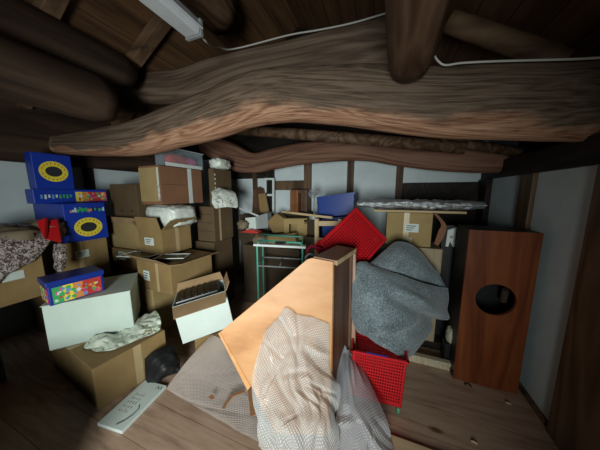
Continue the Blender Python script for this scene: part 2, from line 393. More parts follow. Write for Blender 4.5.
# posts, rails
def post(n, lo, hi, mat=None): struct(MB().quadbox(lo, hi).build('trim_%d' % n, mat or M_post, bevel=.006))
k = 3
for xa, xb in ((304, 311), (347, 353.5), (396, 403)):
    p, q = ony(xa, 180, YB-.04), ony(xb, 180, YB-.04)
    post(k, (p.x, YB-.05, 0), (q.x, YB, 1.95)); k += 1
p, q = ony(253, 190, YB-.03), ony(257, 190, YB-.03); post(k, (p.x, YB-.04, 0), (q.x, YB, 1.95)); k += 1
p, q = ony(274, 181, YB-.03), ony(304, 190, YB-.03); post(k, (p.x, YB-.035, q.z), (q.x, YB, p.z), M_post); k += 1
p, q = ony(225, 168, YB-.03), ony(274, 178, YB-.03); post(k, (p.x, YB-.035, q.z), (q.x, YB, p.z), M_dark); k += 1
p, q = ony(403, 183, YB-.03), ony(486, 200, YB-.03); post(k, (p.x, YB-.035, .0), (XR-.01, YB, p.z), M_dark); k += 1   # dark boarding at the right of the back wall
post(k, (XR-.03, onx(531, 226, XR).y, 0), (XR, onx(518, 226, XR).y, 1.54), M_postr); k += 1
post(k, (XR-.05, YB-.22, 0), (XR, YB, 1.54), M_dark); k += 1
post(k, (XR-.03, .90, 0), (XR+.01, 1.55, 1.56), M_postr); k += 1                                    # near door post at the right edge
struct(MB().quadbox((XR-.018, 1.585, 0), (XR, YB, .035)).build('baseboard_right', M_postr))
p, q = onx(84, 168, XL), onx(20, 168, XL)
post(k, (XL, p.y-.02, 0), (XL+.03, p.y+.07, 1.70), M_dark); k += 1

# ------------------------------------------------------------------ LOGS AND RAFTERS
def planeY(a, b):
    """vertical plane through plan points a and b"""
    def f(px, py):
        r = ray(px, py); dx, dy = b[0]-a[0], b[1]-a[1]
        t = (a[0]*dy-a[1]*dx)/(r.x*dy-r.y*dx); return Vector((0, 0, H))+r*t
    return f
M_arch = None
def log_px(name, st, pl, mats, depth, label, cat='beam', seed=0, step=6, orange_mix=(.75, 1.0), na=1):
    """irregular log: stations (px, ytop, ybottom) measured on the near face plane"""
    pts = []
    for x, t, b_ in st:
        a = pl(x, t); c = pl(x, b_); pts.append((Vector((a.x, a.y, 0)), a.z, c.z))
    n = (len(pts)-1)*step+1
    base = resample([p[0] for p in pts], n); zt = resample([p[1] for p in pts], n); zb = resample([p[2] for p in pts], n)
    d = (base[-1]-base[0]).normalized(); back = Vector((-d.y, d.x, 0))
    mb = MB(); off = Vector((seed, seed*2, 0)); seg = None
    for i in range(n):
        z0, z1 = zb[i], zt[i]; h = z1-z0; D = depth
        prof = [(.05, 0.09), (.0, .22), (-.012, .38), (-.02, .55), (-.012, .72), (.0, .86), (.05, .96), (.15, 1.0), (.45, 1.02), (.75, 1.0), (.95, .9), (1.0, .7), (.98, .5), (.85, .30), (.6, .14), (.35, .04), (.17, .015)]
        seg = len(prof)
        for (u, w) in prof:
            p = base[i]+back*(u*D); p = Vector((p.x, p.y, z0+w*h))
            k_ = na*noise.noise(Vector((p.x*1.6, p.y*3, p.z*5))+off)*.016+noise.noise(Vector((p.x*3, p.y*8, p.z*12))+off)*.005
            c = Vector((base[i].x+back.x*D/2, base[i].y+back.y*D/2, (z0+z1)/2)); rr = (p-c); rr -= d*rr.dot(d)
            mb.v.append(tuple(p+rr.normalized()*k_))
    for i in range(n-1):
        for s_ in range(seg):
            a0 = i*seg+s_; a1 = i*seg+(s_+1) % seg
            wv = noise.noise(Vector((i*.11, seed, 0)))
            lo = False
            mb.f.append([a0, a1, a1+seg, a0+seg]); mb.mi.append(1 if (lo and len(mats) > 1) else 0)
    mb.f.append([q for q in range(seg)]); mb.mi.append(0); mb.f.append([(n-1)*seg+q for q in range(seg)]); mb.mi.append(0)
    o = mb.build(name, mats, None, smooth=True, fix=False)
    uvl = o.data.uv_layers.new(name='UVMap'); L_ = (base[-1]-base[0]).length
    for pi_, pg in enumerate(o.data.polygons):
        if pi_ >= (n-1)*seg: break
        i_, s_ = divmod(pi_, seg)
        for li, (du, dv) in zip(pg.loop_indices, ((0, 0), (0, 1), (1, 1), (1, 0))): uvl.data[li].uv = ((i_+du)/(n-1)*L_+seed, (s_+dv)*.085)
    at_ = o.data.attributes.new('orange_mix', 'FLOAT', 'POINT')
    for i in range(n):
        t_ = i/(n-1); hv = orange_mix[0]+.14*math.exp(-((t_-.33)/.2)**2)-.12*(t_ > .6)*(t_-.6)/.4  # orange grows toward the bottom, peaks left of middle, fades rightward
        for s_, (u, w) in enumerate(prof): at_.data[i*seg+s_].value = hv-w*orange_mix[1] if u < .5 else hv-max(w, .1)*orange_mix[1]
    return tag(o, label, cat, 'old log tie beams')
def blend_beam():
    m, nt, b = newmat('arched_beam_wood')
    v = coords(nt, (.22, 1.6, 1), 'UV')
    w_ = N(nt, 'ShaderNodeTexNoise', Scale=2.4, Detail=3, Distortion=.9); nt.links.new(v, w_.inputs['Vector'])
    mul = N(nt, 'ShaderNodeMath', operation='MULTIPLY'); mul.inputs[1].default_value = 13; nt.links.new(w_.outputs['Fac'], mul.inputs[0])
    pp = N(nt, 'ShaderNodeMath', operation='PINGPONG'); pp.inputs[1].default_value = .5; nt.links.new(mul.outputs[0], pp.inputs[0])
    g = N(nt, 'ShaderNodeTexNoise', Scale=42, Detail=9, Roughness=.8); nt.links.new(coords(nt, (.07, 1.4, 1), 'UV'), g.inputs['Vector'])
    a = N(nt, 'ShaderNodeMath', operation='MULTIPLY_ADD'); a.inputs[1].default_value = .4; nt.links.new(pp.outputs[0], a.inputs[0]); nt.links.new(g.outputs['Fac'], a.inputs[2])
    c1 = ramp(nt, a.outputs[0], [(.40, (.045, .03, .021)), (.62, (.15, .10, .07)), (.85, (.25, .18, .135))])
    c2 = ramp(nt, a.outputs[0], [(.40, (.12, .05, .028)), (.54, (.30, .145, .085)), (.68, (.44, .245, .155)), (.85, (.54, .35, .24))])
    at_ = nt.nodes.new('ShaderNodeAttribute'); at_.attribute_name = 'orange_mix'
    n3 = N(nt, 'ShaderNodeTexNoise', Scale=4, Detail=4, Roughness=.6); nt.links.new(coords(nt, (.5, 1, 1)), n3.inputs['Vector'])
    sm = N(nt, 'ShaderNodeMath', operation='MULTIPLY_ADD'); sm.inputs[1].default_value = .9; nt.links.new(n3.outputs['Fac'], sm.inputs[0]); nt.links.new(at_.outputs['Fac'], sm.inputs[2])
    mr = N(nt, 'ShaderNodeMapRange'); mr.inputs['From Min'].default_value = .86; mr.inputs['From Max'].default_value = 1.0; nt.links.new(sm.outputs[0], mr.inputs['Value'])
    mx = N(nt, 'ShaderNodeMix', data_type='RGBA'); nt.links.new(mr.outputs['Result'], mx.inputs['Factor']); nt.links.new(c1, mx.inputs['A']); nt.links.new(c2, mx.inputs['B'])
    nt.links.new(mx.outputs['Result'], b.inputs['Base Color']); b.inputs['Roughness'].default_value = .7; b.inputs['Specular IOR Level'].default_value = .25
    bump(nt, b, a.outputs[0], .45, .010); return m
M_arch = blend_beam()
mainp = planeY((-3.4, 1.22), (1.0, 1.60))
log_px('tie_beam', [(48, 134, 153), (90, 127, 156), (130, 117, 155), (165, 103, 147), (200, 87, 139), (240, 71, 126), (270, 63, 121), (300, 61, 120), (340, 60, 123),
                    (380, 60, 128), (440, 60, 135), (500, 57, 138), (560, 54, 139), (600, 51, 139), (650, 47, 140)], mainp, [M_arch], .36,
       'huge arched log beam spanning the loft, lowest and nearest, with an orange underside', seed=1)
upp = planeY((-3.4, 1.74), (1.0, 2.02))
log_px('tie_beam', [(122, 74, 100), (150, 69, 103), (175, 66, 100), (200, 58, 93), (245, 46, 78), (300, 33, 72), (345, 20, 72), (375, 14, 72), (405, 12, 74), (432, 20, 76)], upp, [M_beam2], .30,
       'shorter bent log beam resting just above and behind the arched one, white cable along it', seed=5)
farp = planeY((-3.4, 2.50), (1.0, 2.50))
log_px('tie_beam', [(198, 135, 152), (225, 140, 170), (250, 152, 173), (270, 148, 170), (300, 142, 165), (340, 139, 161), (370, 140, 161), (400, 142, 166), (440, 144, 171), (480, 149, 173), (512, 150, 172)], farp, [M_beam3], .26,
       'thinner reddish arched log beam farthest back, close to the white plaster wall', seed=9, na=.3)
def longlog(name, p0, p1, r, mat, label, cat='beam', seed=0, n=24, r1=None):
    mb = MB(); p0 = Vector(p0); p1 = Vector(p1)
    path = []; R = []
    for i in range(n):
        t = i/(n-1); p = p0.lerp(p1, t)
        p += Vector((noise.noise(Vector((t*2, seed, 0)))*.03, 0, noise.noise(Vector((t*2, seed, 5)))*.03)); path.append(p)
        R.append((r+((r1 or r)-r)*t)*(1+.10*noise.noise(Vector((t*4, seed, 9)))*(1.0)))
    R[-1] *= .90; R[0] *= .9
    mb.tube(path, R, 20)
    c0 = Vector((seed, seed, seed))
    for i, q in enumerate(mb.v):
        q = Vector(q); k_ = noise.noise(Vector((q.x*9, q.y*1.5, q.z*9))+c0)*.02
        ax = path[min(i//20, n-1)]; mb.v[i] = tuple(q+(q-ax).normalized()*k_)
    return tag(mb.build(name, mat, None, smooth=True), label, cat)
p = ony(411, 60, 1.56)
longlog('roof_log', (.075, -1.0, 2.19), (.10, 1.47, 2.125), .150, M_log, 'thick round brown log running toward the viewer, butting the arched beam right of centre', seed=3, r1=.118)
longlog('roof_log', (-2.36, -1.0, 2.22), (-2.26, 1.27, 2.17), .185, M_logd, 'dark thick log at upper left whose end meets the arched beam', seed=7)
longlog('purlin_log', (-2.42, -1.2, 2.60), (-2.42, 1.60, 2.56), .125, M_logd, 'dark purlin log under the rafters above the thick left log', 'purlin', seed=11)
longlog('purlin_log', (-1.50, -1.0, 3.06), (-1.50, 1.9, 3.06), .19, M_log, 'brown purlin log high beside the white lamp, left of the dark ridge', 'purlin', seed=15)
def rafter(x0, x1, y, r, label, mat=M_rafter, square=False):
    a = Vector((x0, y, roofz(x0)-r-.014)); b_ = Vector((x1, y, roofz(x1)-r-.014)); mb = MB()
    if square:
        d = (b_-a); n = Vector((-d.z, 0, d.x)).normalized()
        mb.prism([a-n*r+Vector((0, -r, 0)), b_-n*r+Vector((0, -r, 0)), b_+n*r*.9+Vector((0, -r, 0)), a+n*r*.9+Vector((0, -r, 0))], (0, 2*r, 0))
        o = mb.build('rafter', mat, None, bevel=.008)
    else:
        pth = [a.lerp(b_, i/10) for i in range(11)]; mb.tube(pth, [r*(1+.08*noise.noise(Vector((i*.7, y, 0)))) for i in range(11)], 14); o = mb.build('rafter', mat, None, smooth=True)
    return tag(o, label, 'rafter', 'roof rafters')
rafter(-2.50, -1.70, 1.68, .055, 'square brown rafter just left of the white lamp fixture', square=True)
rafter(-2.50, -1.70, 1.05, .055, 'square brown rafter at the top left edge of the view', square=True)
rafter(.36, XR-.0, 1.98, .068, 'round pale rafter sloping down at the upper right above the big beam', M_rafter)
rafter(-3.35, -2.75, 1.95, .05, 'short dark rafter low at the far left under the roof boards', square=True)
rafter(-3.35, -2.75, 1.15, .05, 'short brown rafter at left edge below the thick dark log', square=True)
# timbers seen in the gap between the near and far beams
a = ony(258, 132, 2.2); b_ = ony(350, 139, 2.2)
d_ = (b_-a)/(b_.x-a.x)
a, b_ = a+d_*(-2.3-a.x), a+d_*(.6-a.x)
tag(MB().tube([a, a.lerp(b_, .5)+Vector((0, 0, .01)), b_], [.05, .055, .05], 12).build('cross_timber', M_log, None, smooth=True), 'small round timber in the gap between the near and far arched beams', 'timber')
a = ony(440, 140, 2.2); b_ = ony(520, 152, 2.35)
tag(MB().tube([a, b_], [.04, .04], 12).build('cross_timber', M_log, None, smooth=True), 'thin timber sloping to the right behind the big beam, above the foil roll', 'timber')

# ------------------------------------------------------------------ LAMP AND CABLE
E0 = Vector((-1.165, 1.19, 2.40))
lt = thing('ceiling_lamp', 'long white unlit fluorescent lamp fixture at the top left of the view', 'lamp', (E0.x, E0.y-.55, E0.z))
mb = MB(); mb.prism([(-.075, -.55, 0), (.075, -.55, 0), (.045, -.55, .06), (-.045, -.55, .06)], (0, 1.1, 0)); mb.build('housing', M_lamp, lt, bevel=.006)
mb = MB(); mb.prism([(-.07, -.53, 0), (.07, -.53, 0), (.05, -.53, -.035), (-.05, -.53, -.035)], (0, 1.06, 0)); mb.build('light_cover', M_lamp, lt, bevel=.008)
mb = MB(); mb.quadbox((-.065, .53, -.04), (.065, .555, .055)); mb.build('end_cap', M_grey, lt, bevel=.005)
mb = MB(); mb.quadbox((-.065, -.555, -.04), (.065, -.53, .055)); mb.build('end_cap', M_grey, lt, bevel=.005)
for yy in (-.35, .35): MB().tube([(0, yy, .06), (0, yy, roofz(E0.x)-E0.z-.005)], .004, 8).build('hanging_rod', M_grey, lt)
def upf(px, py, o=.035):
    q = upp(px, py); return q+Vector((.01, -o, 0))
cab = [E0+Vector((.0, .012, .02)), E0+Vector((.0, .10, -.0)), at(214, 47, 1.85), upf(221, 50, .045), upf(228, 52), upf(238, 51), upf(255, 47), upf(290, 38), upf(320, 33), upf(350, 27), upf(375, 20), upf(395, 14)]
tag(MB().tube(resample(cab, 60), .0065, 8).build('electric_cable', M_cable, None, smooth=True), 'thin white cable from the lamp along the upper log beam', 'cable')
def mf(px, py, o=.03):
    q = mainp(px, py); return q+Vector((0, -o, 0))
cab = [mf(434, 58, .02), mf(437, 64), mf(444, 68), (mf(460, 66)), mf(490, 64.5), mf(530, 63.5), mf(570, 62.5), mf(600, 61), mf(625, 60)]
tag(MB().tube(resample(cab, 60), .0055, 8).build('electric_cable', M_cable, None, smooth=True), 'thin white cable running right across the face of the arched beam', 'cable')

# ------------------------------------------------------------------ CARTONS
class Box:
    """a carton measured from its near vertical edge; local frame: near edge at the origin, front face along -x, side face along +y"""
    def __init__(s, name, label, near, zb, zt, xl, xr, yaw=0, s_=None, mat=None, cat='box', wmax=.6, dmax=.6, group=None, open_=False, t=.006, top=None):
        mat = mat or KRAFT[0]
        if s_ is not None: P = at(near[0], near[1], s_)
        else: P = onz(near[0], near[1], zt if top is None else top)
        s.zb, s.zt = zb, zt; s.h = zt-zb
        if isinstance(xr, tuple):
            q = onz(xr[0], xr[1], zt); d = Vector((q.x-P.x, q.y-P.y)); yaw = math.degrees(math.atan2(-d.x, d.y)); s.b = d.length; s.b = min(s.b, dmax)
        ya = math.radians(yaw)
        def solve(dx, dy, target, mx):
            L = 0.02
            while L < mx:
                if abs(projx((P.x+dx*L, P.y+dy*L, zt))-target) < 1.2 or (dx*1 < 0 and projx((P.x+dx*L, P.y+dy*L, zt)) < target): break
                L += .005
            return L
        s.a = solve(-math.cos(ya), -math.sin(ya), xl, wmax) if xl is not None else wmax
        if xr is None: s.b = dmax
        elif not isinstance(xr, tuple):
            L = .02
            while L < dmax and projx((P.x-math.sin(ya)*L, P.y+math.cos(ya)*L, zt)) < xr: L += .005
            s.b = L
        s.r = thing(name, label, cat, (P.x, P.y, zb), ya, group); s.P = P; s.mat = mat
        a, b_, h = s.a, s.b, s.h
        if open_:
            mb = MB(); mb.quadbox((-a, 0, 0), (0, b_, t)); mb.quadbox((-a, 0, t), (0, t, h)); mb.quadbox((-a, b_-t, t), (0, b_, h))
            mb.quadbox((-a, t, t), (-a+t, b_-t, h)); mb.quadbox((-t, t, t), (0, b_-t, h)); s.body = mb.build('box_body', mat, s.r)
        else:
            s.body = MB().quadbox((-a, 0, 0), (0, b_, h)).build('box_body', mat, s.r, bevel=.006)
    def on(s, face, u, v, w, h, name='label', mats=None, marks=True, o=.0015):
        """flat patch on a face: u,v fractions of its lower-left corner, w,h in metres"""
        a, b_, H_ = s.a, s.b, s.h; mb = MB()
        def P3(x, z, e):
            if face == 'f': return (-a+x, -e, z)
            if face == 's': return (e, x, z)
            return (-a+x, z, H_+e)
        L = a if face in 'ft' else b_; V = H_ if face != 't' else b_
        x0, z0 = u*L, v*V
        def slab(xa, za, xb, zb, e0, e1, m):
            A = [P3(xa, za, e0), P3(xb, za, e0), P3(xb, zb, e0), P3(xa, zb, e0)]; B = Vector(P3(xa, za, e1))-Vector(P3(xa, za, e0)); mb.prism(A, B, m)
        slab(x0, z0, x0+w, z0+h, 0, o, 0)
        if marks:
            for i in range(3):
                za = z0+h*(.22+.24*i); slab(x0+w*.12, za, x0+w*(.55+.12*((i*7) % 3)), za+h*.09, o, o+.0006, 1)
        return mb.build(name, mats or [M_label, M_ink], s.body)
    def flap(s, side, L, ang, mat=None):
        """flap hinged on a top edge; ang 0 = standing up, 90 = lying out, 180 = hanging"""
        a, b_, h = s.a, s.b, s.h; an = math.radians(ang); t = .005
        o_ = {'f': (Vector((-a, 0, h)), Vector((a, 0, 0)), Vector((0, -1, 0))), 's': (Vector((0, 0, h)), Vector((0, b_, 0)), Vector((1, 0, 0))),
              'b': (Vector((0, b_, h)), Vector((-a, 0, 0)), Vector((0, 1, 0))), 'l': (Vector((-a, b_, h)), Vector((0, -b_, 0)), Vector((-1, 0, 0)))}[side]
        c, e, out = o_; d = out*math.sin(an)+Vector((0, 0, 1))*math.cos(an); n = out*math.cos(an)-Vector((0, 0, 1))*math.sin(an)
        e2 = e*.04
        c = c+n*.001+d*.002
        mb = MB(); mb.prism([c, c+e, c+e-e2+d*L, c+e2+d*L], n*t); return mb.build('flap', mat or M_inner, s.r)
    def tape(s, face='t', w=.05, u=.5):
        a, b_, h = s.a, s.b, s.h; mb = MB()
        if face == 't': mb.quadbox((-a*.5-w/2, 0, h), (-a*.5+w/2, b_, h+.0012))
        if face == 's': mb.quadbox((0, b_*u-w/2, 0), (.0012, b_*u+w/2, h))
        if face == 'f': mb.quadbox((-a*u-w/2, -.0012, 0), (-a*u+w/2, 0, h))
        return mb.build('tape', M_tape, s.body)

# --- front left
big = Box('cardboard_box', 'large low cardboard box on the floor at lower left under the white box', (92, 370), 0, .30, None, (165, 330), wmax=.80, mat=KRAFT[0])
big.tape('t', .06); big.tape('s', .05, .55)
wb = Box('storage_box', 'large plain white box on the low cardboard box at left, colourful tin on top', (41, 307), .302, .635, 22, (130, 291), mat=M_whitebox, wmax=.45)
mb = MB(); mb.quadbox((-wb.a-.004, -.004, wb.h), (.004, wb.b+.004, wb.h+.004)); mb.build('lid_edge', M_whitebox, wb.r)
# colourful box with blue lid
tin = Box('toy_box', 'small box with dark blue lid and colourful printed sides on the white box', (47, 288), .641, .775, 31, (103, 274), mat=M_bluelid, wmax=.2)
mb = MB(); mb.quadbox((-tin.a-.006, -.006, tin.h), (.006, tin.b+.006, tin.h+.035)); mb.build('lid', M_bluelid, tin.r, bevel=.004)
def comic(bx, face, u0, v0, w, h, seed):
    rnd = random.Random(seed); a, b_, H_ = bx.a, bx.b, bx.h; mb = MB()
    L = a if face == 'f' else b_
    def P3(x, z, e): return (-a+x, -e, z) if face == 'f' else (e, x, z)
    def slab(xa, za, xb, zb, e0, e1, m, n=0):
        if n:
            cx, cz, rx, rz = (xa+xb)/2, (za+zb)/2, (xb-xa)/2, (zb-za)/2
            A = [P3(cx+rx*math.cos(2*PI*i/n)*rnd.uniform(.7, 1), cz+rz*math.sin(2*PI*i/n)*rnd.uniform(.7, 1), e0) for i in range(n)]
            mb.prism(A, Vector(P3(0, 0, e1))-Vector(P3(0, 0, e0)), m)
        else:
            A = [P3(xa, za, e0), P3(xb, za, e0), P3(xb, zb, e0), P3(xa, zb, e0)]; mb.prism(A, Vector(P3(0, 0, e1))-Vector(P3(0, 0, e0)), m)
    x0, z0 = u0*L, v0*H_; order = [3, 0, 1, 4, 2, 5, 6, 0][seed % 2:]
    n = 5
    for i in range(n): slab(x0+w*i/n, z0, x0+w*(i+1)/n, z0+h, 0, .001, order[i])
    for i in range(44):
        s_ = rnd.uniform(.07, .18)*h; cx = x0+rnd.uniform(.05, .95)*w; cz = z0+rnd.uniform(.15, .85)*h
        slab(max(x0, cx-s_), max(z0, cz-s_), min(x0+w, cx+s_), min(z0+h, cz+s_), .001, .0014+.00002*i, rnd.choice([0, 1, 3, 3, 5, 6, 7, 2]), 5)
    return mb.build('printed_panel', [M_yellow, M_orange, M_redp, M_green, M_redp, M_pink, M_bprint, M_label, M_ink], bx.body)
comic(tin, 's', .06, .06, tin.b*.88, tin.h*.86, 2); comic(tin, 'f', .06, .06, tin.a*.86, tin.h*.8, 5)
# --- stack with the blue boxes
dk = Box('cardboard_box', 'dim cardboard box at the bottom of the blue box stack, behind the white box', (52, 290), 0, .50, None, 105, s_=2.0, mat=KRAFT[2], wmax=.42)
dk.r.location.x -= .02
m1 = Box('cardboard_box', 'cardboard box with a pale label directly below the blue box with yellow oval', (52, 250), .50, .925, None, 106, s_=1.98, mat=KRAFT[0], wmax=.42)
m1.on('s', .36, .60, .105, .075, 'label'); m1.tape('s', .04, .45)
def emblem(bx, face, u, v, w, h):
    mb = MB(); L = bx.a if face == 'f' else bx.b; cx, cz = u*L, v*bx.h
    def P3(x, z, e): return (-bx.a+x, -e, z) if face == 'f' else (e, x, z)
    def ell(rx, rz, e0, e1, m, ox=0, oz=0, n=32):
        mb.prism([P3(cx+ox+rx*math.cos(2*PI*i/n), cz+oz+rz*math.sin(2*PI*i/n), e0) for i in range(n)], Vector(P3(0, 0, e1))-Vector(P3(0, 0, e0)), m)
    ell(w/2, h/2, 0, .001, 0)
    ell(w*.29, h*.25, .001, .0014, 1)                      # plain dark oval in place of the printed figure
    for i in range(18):
        an = 2*PI*i/18
        if abs(math.sin(an)) < .30: continue
        ell(w*.022, h*.045, .001, .0014, 2, w*.405*math.cos(an), h*.395*math.sin(an), 6)
    return mb.build('emblem', [M_yellow, M_ink, M_redp], bx.body)
bl = Box('toy_box', 'lower bright blue box with yellow oval emblem, standing on the labelled cardboard box', (62, 205), .927, 1.30, 30, 104, s_=2.0, mat=M_blue, wmax=.55)
emblem(bl, 's', .52, .36, .225, .19)
mb = MB(); rnd = random.Random(4)
for i in range(16):
    y0 = bl.b*(.14+.052*i); z0 = bl.h*(.78+rnd.uniform(-.03, .03)); mb.quadbox((0, y0, z0), (.001, y0+.014, z0+rnd.uniform(.02, .045)), rnd.randrange(5))
mb.build('printed_row', [M_label, M_redp, M_green, M_orange, M_ink], bl.r)
st = Box('toy_box', 'flat long blue box with rainbow printed side lying between the two blue boxes', (31, 185), 1.302, 1.435, 23, 106, s_=1.93, mat=M_blue, wmax=.30)
comic(st, 's', .52, .08, st.b*.47, st.h*.74, 1)
mb = MB(); rnd = random.Random(9)
for i in range(9):
    y0 = st.b*(.08+.045*i); mb.quadbox((0, y0, st.h*.35+rnd.uniform(-.01, .01)), (.001, y0+.014, st.h*.62), rnd.randrange(3))
mb.build('printed_row', [M_label, M_bprint, M_green], st.r)
tb = Box('toy_box', 'topmost blue box with yellow oval emblem, under the left end of the arched beam', (31, 160), 1.437, 1.765, 22, 70, s_=1.93, mat=M_blue, wmax=.30)
emblem(tb, 's', .50, .50, .20, .19)
# red folded plastic, paper bags and patterned wrap at far left
lw = Box('cardboard_box', 'dim cardboard box low at the left edge behind the white box', (49, 280), 0, .55, None, 51, s_=1.62, yaw=8, mat=KRAFT[2], wmax=.4, dmax=.32)
lw.r.location = (-2.62, .50, 0); lw.r.rotation_euler.z = 0
MBx = lw
l1 = thing('cardboard_box', 'cardboard box at the left edge half covered by dark patterned wrap', 'box', (-2.62, .50, .552))
l1b = MB().quadbox((-.5, 0, 0), (0, .36, .40)).build('box_body', KRAFT[0], l1, bevel=.006)
q = onx(12, 276, -2.62)
MB().quadbox((0, q.y-.50-.05, q.z-.552-.035), (.0015, q.y-.50+.06, q.z-.552+.03)).build('label', M_label, l1)
def X(px, py, dx=0): q = onx(px, py, -2.62+dx); return q
rows = [[X(-30, 228, -.22), X(-5, 224, -.20), X(20, 224, -.18), X(42, 226, -.15)],
        [X(-30, 236, -.02), X(-5, 238, .0), X(22, 240, .01), X(52, 236, .0)],
        [X(-30, 262, .035), X(-5, 262, .04), X(18, 256, .04), X(44, 250, .03)],
        [X(-30, 292, .03), X(-8, 288, .035), X(8, 274, .035), X(34, 261, .02)]]
tag(sheet('wrapping_sheet', rows, M_lace, 34, 30, .012, 14, .004, 2), 'dark crumpled sheet with a pale pattern over the box at the left edge', 'wrap')
pb = lump('paper_bag', (-2.80, .72, .985), (.19, .20, .075), M_kbag, .25, 7, 3); tag(pb, 'crumpled brown paper bag on top of the box at left edge', 'bag')
pb = lump('paper_bag', (-2.83, .98, .985), (.16, .10, .09), M_kbag, .25, 7, 8)
pb.location = (0, 0, 0); tag(pb, 'smaller brown paper bundle between paper bag and blue box stack', 'bag')
a, b_, c, d = at(40, 222, 1.83), at(58, 219, 1.92), at(62, 243, 1.86), at(48, 240, 1.80)
mb = MB(); mb.prism([a, b_, c, d], Vector((-.05, .02, 0))); mb.prism([a, at(49, 218, 1.86), d], Vector((.02, -.03, .01)))
tag(mb.build('folded_bag', M_red, None, bevel=.008), 'shiny red folded plastic piece beside the lower blue box', 'bag')
rows = [[at(54, 244, 1.86), at(60, 243, 1.88), at(66, 246, 1.90)], [at(53, 254, 1.84), at(60, 255, 1.84), at(67, 256, 1.88)], [at(55, 270, 1.86), at(60, 272, 1.85), at(65, 268, 1.88)]]
tag(sheet('crumpled_plastic', rows, M_lace, 20, 20, .012, 30, .003, 6), 'small scrap of crumpled clear wrap hanging by the labelled cardboard box', 'wrap')
# board at extreme left
tag(MB().quadbox((-2.62, -.05, 0), (-2.58, .56, .50)).build('panel_board', M_plainboard, None, bevel=.004), 'dim greenish board standing on the floor at the left edge', 'board')
# printed bag on the low box
rows = [[onz(84, 345, .31), onz(94, 331, .33), onz(112, 325, .335), onz(135, 318, .35), onz(156, 310, .38)],
        [onz(84, 348, .31), onz(100, 338, .335), onz(118, 331, .335), onz(140, 325, .35), onz(160, 317, .37)],
        [onz(90, 350, .306), onz(106, 346, .325), onz(122, 340, .325), onz(145, 332, .33), onz(161, 326, .33)],
        [onz(96, 352, .306), onz(110, 351, .306), onz(126, 345, .306), onz(146, 337, .306), onz(158, 332, .306)]]
tag(sheet('plastic_bag', rows, M_gbag, 80, 44, .012, 22, .002, 4, ridge=.8, floor=.308, warp=creases(16, .016, 3, .08)), 'crumpled green and white plastic bag on the low cardboard box', 'bag')

# --- left column behind (cartons with their side toward the aisle)
def colbox(*a, **k): return Box(*a, **k)
b0 = colbox('cardboard_box', 'dark box at the foot of the stack behind the white box', (139, 280), 0, .552, 106, None, s_=2.36, mat=KRAFT[2], wmax=.62, dmax=.4)
d2 = colbox('cardboard_box', 'small-labelled cardboard box left of the open box with trays', (139, 262), .554, .775, 105, None, s_=2.36, mat=KRAFT[0], wmax=.62, dmax=.4)
d2.on('f', .40, .42, .12, .10, 'label')
c2 = colbox('cardboard_box', 'pale unlabelled cardboard box in the left stack below the dark brown one', (139, 235), .777, 1.065, 106, None, s_=2.36, mat=KRAFT[1], wmax=.62, dmax=.4)
c2.flap('f', .07, 15); c2.flap('s', .10, 40); c2.flap('l', .08, 40)
ab = colbox('cardboard_box', 'dark brown cardboard box topmost of the stack right of the rainbow box', (137, 200), 1.067, 1.50, 108, None, s_=2.40, mat=KRAFT[2], wmax=.6, dmax=.35)
for x0 in (-.30, -.12): MB().quadbox((x0, -.001, .12), (x0+.03, 0, .14)).build('print_mark', M_ink, ab.body)
# --- right column
kr = Box('cardboard_box', 'plain kraft box between the white box and the open white box', (152, 291), 0, .495, 131, 175, mat=KRAFT[1], wmax=.4, dmax=.4, s_=2.05)
dd = Box('cardboard_box', 'bulging cardboard box with a pale label and trays lying on top', (170, 270), .497, .775, 135, 211, s_=1.9, yaw=-3, mat=KRAFT[0], wmax=.5, dmax=.6)
dd.on('f', .20, .30, .085, .095, 'label'); dd.tape('f', .035, .38)
dd.flap('f', .13, 55); dd.flap('s', .12, 80); dd.flap('l', .13, 75)
cc = Box('cardboard_box', 'open cardboard box with white label and raised flaps, above the box with trays', (162, 240), .80, 1.05, 137, 190, s_=2.08, mat=KRAFT[0], wmax=.5, dmax=.5, open_=True)
cc.on('f', .25, .35, .13, .075, 'label'); cc.tape('s', .04, .5)
cc.flap('f', .12, 12, KRAFT[0]); cc.flap('s', .15, 50, KRAFT[0]); cc.flap('l', .12, 60); cc.flap('b', .12, 15)
def tray(px, py, z, a, b_, yaw, mat, name, label, h=.012):
    p = onz(px, py, z); r = thing(name, label, 'tray', (p.x, p.y, z), math.radians(yaw))
    mb = MB(); mb.quadbox((-a/2, -b_/2, 0), (a/2, b_/2, h*.5)); mb.build('tray_base', mat, r)
    mb = MB()
    for lo, hi in (((-a/2, -b_/2, h*.5), (a/2, -b_/2+.008, h)), ((-a/2, b_/2-.008, h*.5), (a/2, b_/2, h)), ((-a/2, -b_/2+.008, h*.5), (-a/2+.008, b_/2-.008, h)), ((a/2-.008, -b_/2+.008, h*.5), (a/2, b_/2-.008, h))): mb.quadbox(lo, hi)
    mb.build('tray_rim', M_wplast, r); return r
tray(141, 255, .80, .33, .20, 14, M_blackp, 'flat_tray', 'black tray with white rim lying left on the labelled open box')
tray(173, 257, .80, .27, .16, 25, M_blackp, 'flat_tray', 'second black tray with white rim, right of the other on the box')
